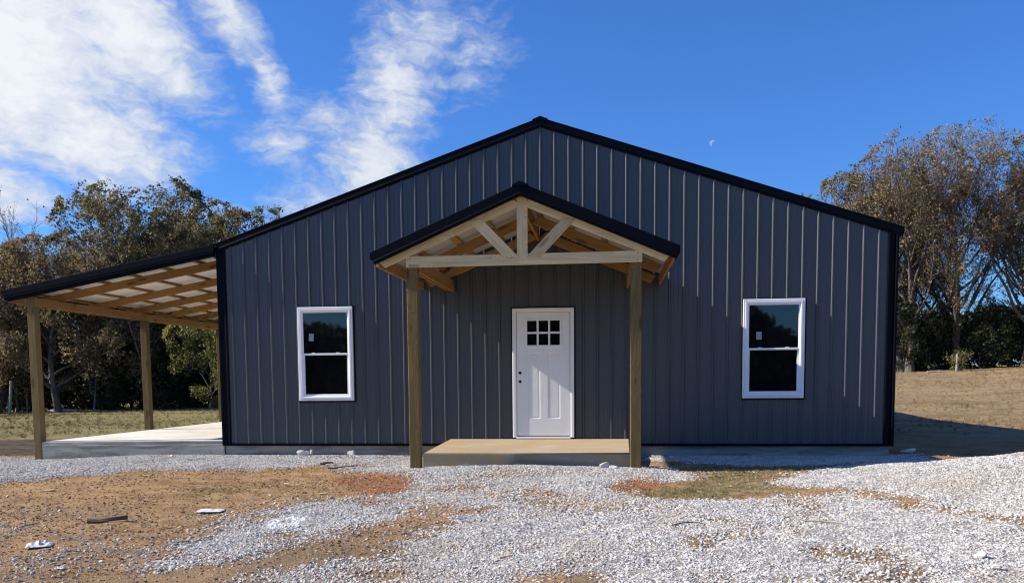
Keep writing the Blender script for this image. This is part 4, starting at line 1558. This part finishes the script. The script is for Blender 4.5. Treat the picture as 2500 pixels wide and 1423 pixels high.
tree_meshes('tallB', M['bark'], M['leaf_rust'], seed=97, Ht=14.6, rad=5.2, crown_base=.16, spread=1, n_limb=19, leaf_n=23000, leaf_s=.12, cb2=.10, up=.66, dome=True, tf=.74, trunks=2, r_trunk=.26, sub=8, twig=7, leaf_bias=.1)
tree_meshes('tallC', M['bark'], M['leaf_brown'], seed=101, Ht=13.2, rad=4.9, crown_base=.2, spread=1, n_limb=22, leaf_n=23000, leaf_s=.12, cb2=.12, up=.62, dome=True, tf=.76, trunks=1, r_trunk=.25, sub=8, twig=7, leaf_bias=.1)
tree_meshes('tallD', M['bark'], M['leaf_olive'], seed=103, Ht=13.0, rad=4.6, crown_base=.3, spread=1, n_limb=20, leaf_n=24000, leaf_s=.12, up=.6, dome=True, tf=.7, trunks=1, r_trunk=.24, sub=7, twig=6, leaf_bias=.1)
tree_meshes('shrub', M['bark'], M['leaf_dark'], seed=107, Ht=3.6, rad=1.9, crown_base=.02, spread=1, n_limb=15, leaf_n=3800, leaf_s=.17, up=.3, trunks=2, r_trunk=.05, sub=4, twig=4)
tree_meshes('shrub2', M['bark'], M['leaf_green'], seed=109, Ht=1.5, rad=.8, crown_base=.02, spread=1, n_limb=9, leaf_n=700, leaf_s=.12, up=.4, trunks=2, r_trunk=.025, sub=3, twig=4)

LG = 'trees of the wood edge behind the carport'
plant('oak_tree', 'oakA', -23.4, 29.3, 'tallest broad olive-leaved oak behind the carport roof', group=LG, rz=.4, s=1.08)
plant('oak_tree', 'oakB', -19.2, 29.9, 'rounded olive oak right of the tallest one, above the carport', group=LG, rz=1.3)
plant('oak_tree', 'oakC', -17.3, 30.6, 'slim green-topped oak nearest the left roof slope of the building', group=LG, rz=.2)
plant('oak_tree', 'oakA', -26.6, 30.4, 'half-hidden olive oak left of the tallest oak', group=LG, rz=4.0, s=.86)
plant('oak_tree', 'oakB', -21.4, 31.2, 'olive oak filling the gap behind the two broad oaks', group=LG, rz=2.4, s=1.06)
plant('oak_tree', 'oakA', -20.9, 28.6, 'broad oak whose branches spread low over the carport roof', group=LG, rz=2.9, s=.86)
plant('oak_tree', 'oakC', -18.4, 29.2, 'slim oak squeezed between the rounded oak and the building', group=LG, rz=4.4, s=.93)
plant('russet_tree', 'russet', -25.3, 24.6, 'brown-leaved tree in front at far left, above the carport eave', group=LG, rz=2.2)
plant('russet_tree', 'russet', -29.5, 26.0, 'brown-leaved tree cut by the left edge of the picture', group=LG, rz=5.0, s=.92)
plant('bare_tree', 'bare', -33.4, 33.4, 'leafless pale tree against the cloud at far left', group=LG, rz=1.0)
plant('bare_tree', 'bare2', -31.6, 35.0, 'leafless pale tree next to the tallest oak on its left', group=LG, rz=2.9, s=.95)
plant('bare_tree', 'bare2', -16.1, 33.4, 'leafless twiggy tree just above the left roof slope', group=LG, rz=.6)
plant('bare_tree', 'bare', -14.1, 36.0, 'bare treetop barely showing over the left roof slope', group=LG, rz=3.6, s=.92)
plant('green_tree', 'greenS', -17.1, 23.6, 'small yellow-green tree under the carport beam by the corner', group=LG, rz=1.1)
plant('green_tree', 'greenS', -15.2, 24.6, 'yellow-green tree half hidden by the left building corner', group=LG, rz=3.1, s=1.05)

rr = random.Random(5)
for k in range(26):
    x = -33 + k * .82 + rr.uniform(-.35, .35)
    y = 26.0 + rr.uniform(-.6, 4.5)
    kind = ('sapA', 'sapB', 'sapC', 'sapA', 'sapB')[k % 5]
    lab = {'sapA': 'thin olive-leaved sapling among the dark stems of the left wood', 'sapB': 'thin pale-stemmed brown-leaved sapling in the left wood edge', 'sapC': 'dark evergreen sapling in the shade of the left wood'}[kind]
    plant('sapling_tree', kind, x, y, lab, group='saplings of the left wood edge', s=rr.uniform(.75, 1.1), rz=rr.uniform(0, 6))
for k in range(15):
    x = -34 + k * 1.45 + rr.uniform(-.5, .5)
    y = 26.6 + rr.uniform(-.4, 3.0)
    plant('shrub', 'shrub', x, y, 'dark shrub at the foot of the left wood', 'shrub', 'shrubs of the left wood edge', s=rr.uniform(.55, .95), rz=rr.uniform(0, 6), trunk_name='stem', crown_name='foliage')

RG = 'tall trees of the wood edge on the right'
plant('tall_tree', 'tallD', 19.2, 48.5, 'olive-topped tall tree peeping over the right roof slope', group=RG, rz=.5, s=1.10)
plant('tall_tree', 'tallA', 20.6, 44.6, 'rust-leaved twin-stemmed tall tree beside the right building corner', group=RG, rz=1.4, s=1.10)
plant('tall_tree', 'tallB', 24.2, 46.6, 'tallest thin-leaved tree in the middle of the right group', group=RG, rz=2.1, s=1.09)
plant('tall_tree', 'tallC', 27.3, 43.4, 'sparse brown tall tree cut by the right edge of the picture', group=RG, rz=.9, s=1.07)
plant('tall_tree', 'tallA', 21.9, 50.5, 'thin tall tree behind the gap between the two front right trees', group=RG, rz=4.2, s=.95)
plant('tall_tree', 'tallC', 30.5, 48.0, 'tall tree just beyond the right edge, its twigs in view', group=RG, rz=3.0, s=1.0)
for k in range(13):
    x = 17.0 + k * 1.15 + rr.uniform(-.4, .4)
    y = 44.6 + rr.uniform(-.6, 3.2)
    plant('shrub', ('shrub', 'sapC')[k % 2], x, y, ('low bushy dark evergreen shrub at the foot of the right trees', 'taller slim dark evergreen shrub at the foot of the right trees')[k % 2], 'shrub', 'shrubs of the right wood edge', s=(rr.uniform(.95, 1.35), rr.uniform(.62, .8))[k % 2], rz=rr.uniform(0, 6), trunk_name='stem', crown_name='foliage')
plant('green_bush', 'shrub2', 22.9, 41.2, 'small green bush just right of the grey fence post', 'shrub', s=.9, trunk_name='stem', crown_name='foliage')


# far woods that read as one mass
def wood_mass(name, x0, x1, y0, y1, top_fn, base_fn, n, s, mat, label, seed):
    rg = np.random.default_rng(seed)
    x = rg.uniform(x0, x1, n)
    y = rg.uniform(y0, y1, n)
    zb = terrain(x, y) - .1
    t = top_fn(x, y)
    z = zb + rg.uniform(0, 1, n) ** .8 * t
    c = np.stack([x, y, z], 1)
    e1 = rg.normal(size=(n, 3))
    e1 /= np.linalg.norm(e1, axis=1)[:, None]
    e2 = np.cross(e1, rg.normal(size=(n, 3)))
    e2 /= np.linalg.norm(e2, axis=1)[:, None]
    sz = s * rg.uniform(.6, 1.5, n)[:, None]
    Vv = np.stack([c - e1 * sz * .5, c + e2 * sz * .35, c + e1 * sz * .55, c - e2 * sz * .35], 1).reshape(-1, 3)
    Ff = np.arange(n * 4).reshape(n, 4)
    tint = np.clip(fbm(x * .4, z * .6, 3, seed) + rg.normal(0, .12, n), 0, 1)
    me = fast_mesh(name, Vv, Ff, mat, {'tint': ('FACE', tint)}, smooth=False)
    return tag(link(bpy.data.objects.new(name, me)), label, 'woods', kind='stuff')


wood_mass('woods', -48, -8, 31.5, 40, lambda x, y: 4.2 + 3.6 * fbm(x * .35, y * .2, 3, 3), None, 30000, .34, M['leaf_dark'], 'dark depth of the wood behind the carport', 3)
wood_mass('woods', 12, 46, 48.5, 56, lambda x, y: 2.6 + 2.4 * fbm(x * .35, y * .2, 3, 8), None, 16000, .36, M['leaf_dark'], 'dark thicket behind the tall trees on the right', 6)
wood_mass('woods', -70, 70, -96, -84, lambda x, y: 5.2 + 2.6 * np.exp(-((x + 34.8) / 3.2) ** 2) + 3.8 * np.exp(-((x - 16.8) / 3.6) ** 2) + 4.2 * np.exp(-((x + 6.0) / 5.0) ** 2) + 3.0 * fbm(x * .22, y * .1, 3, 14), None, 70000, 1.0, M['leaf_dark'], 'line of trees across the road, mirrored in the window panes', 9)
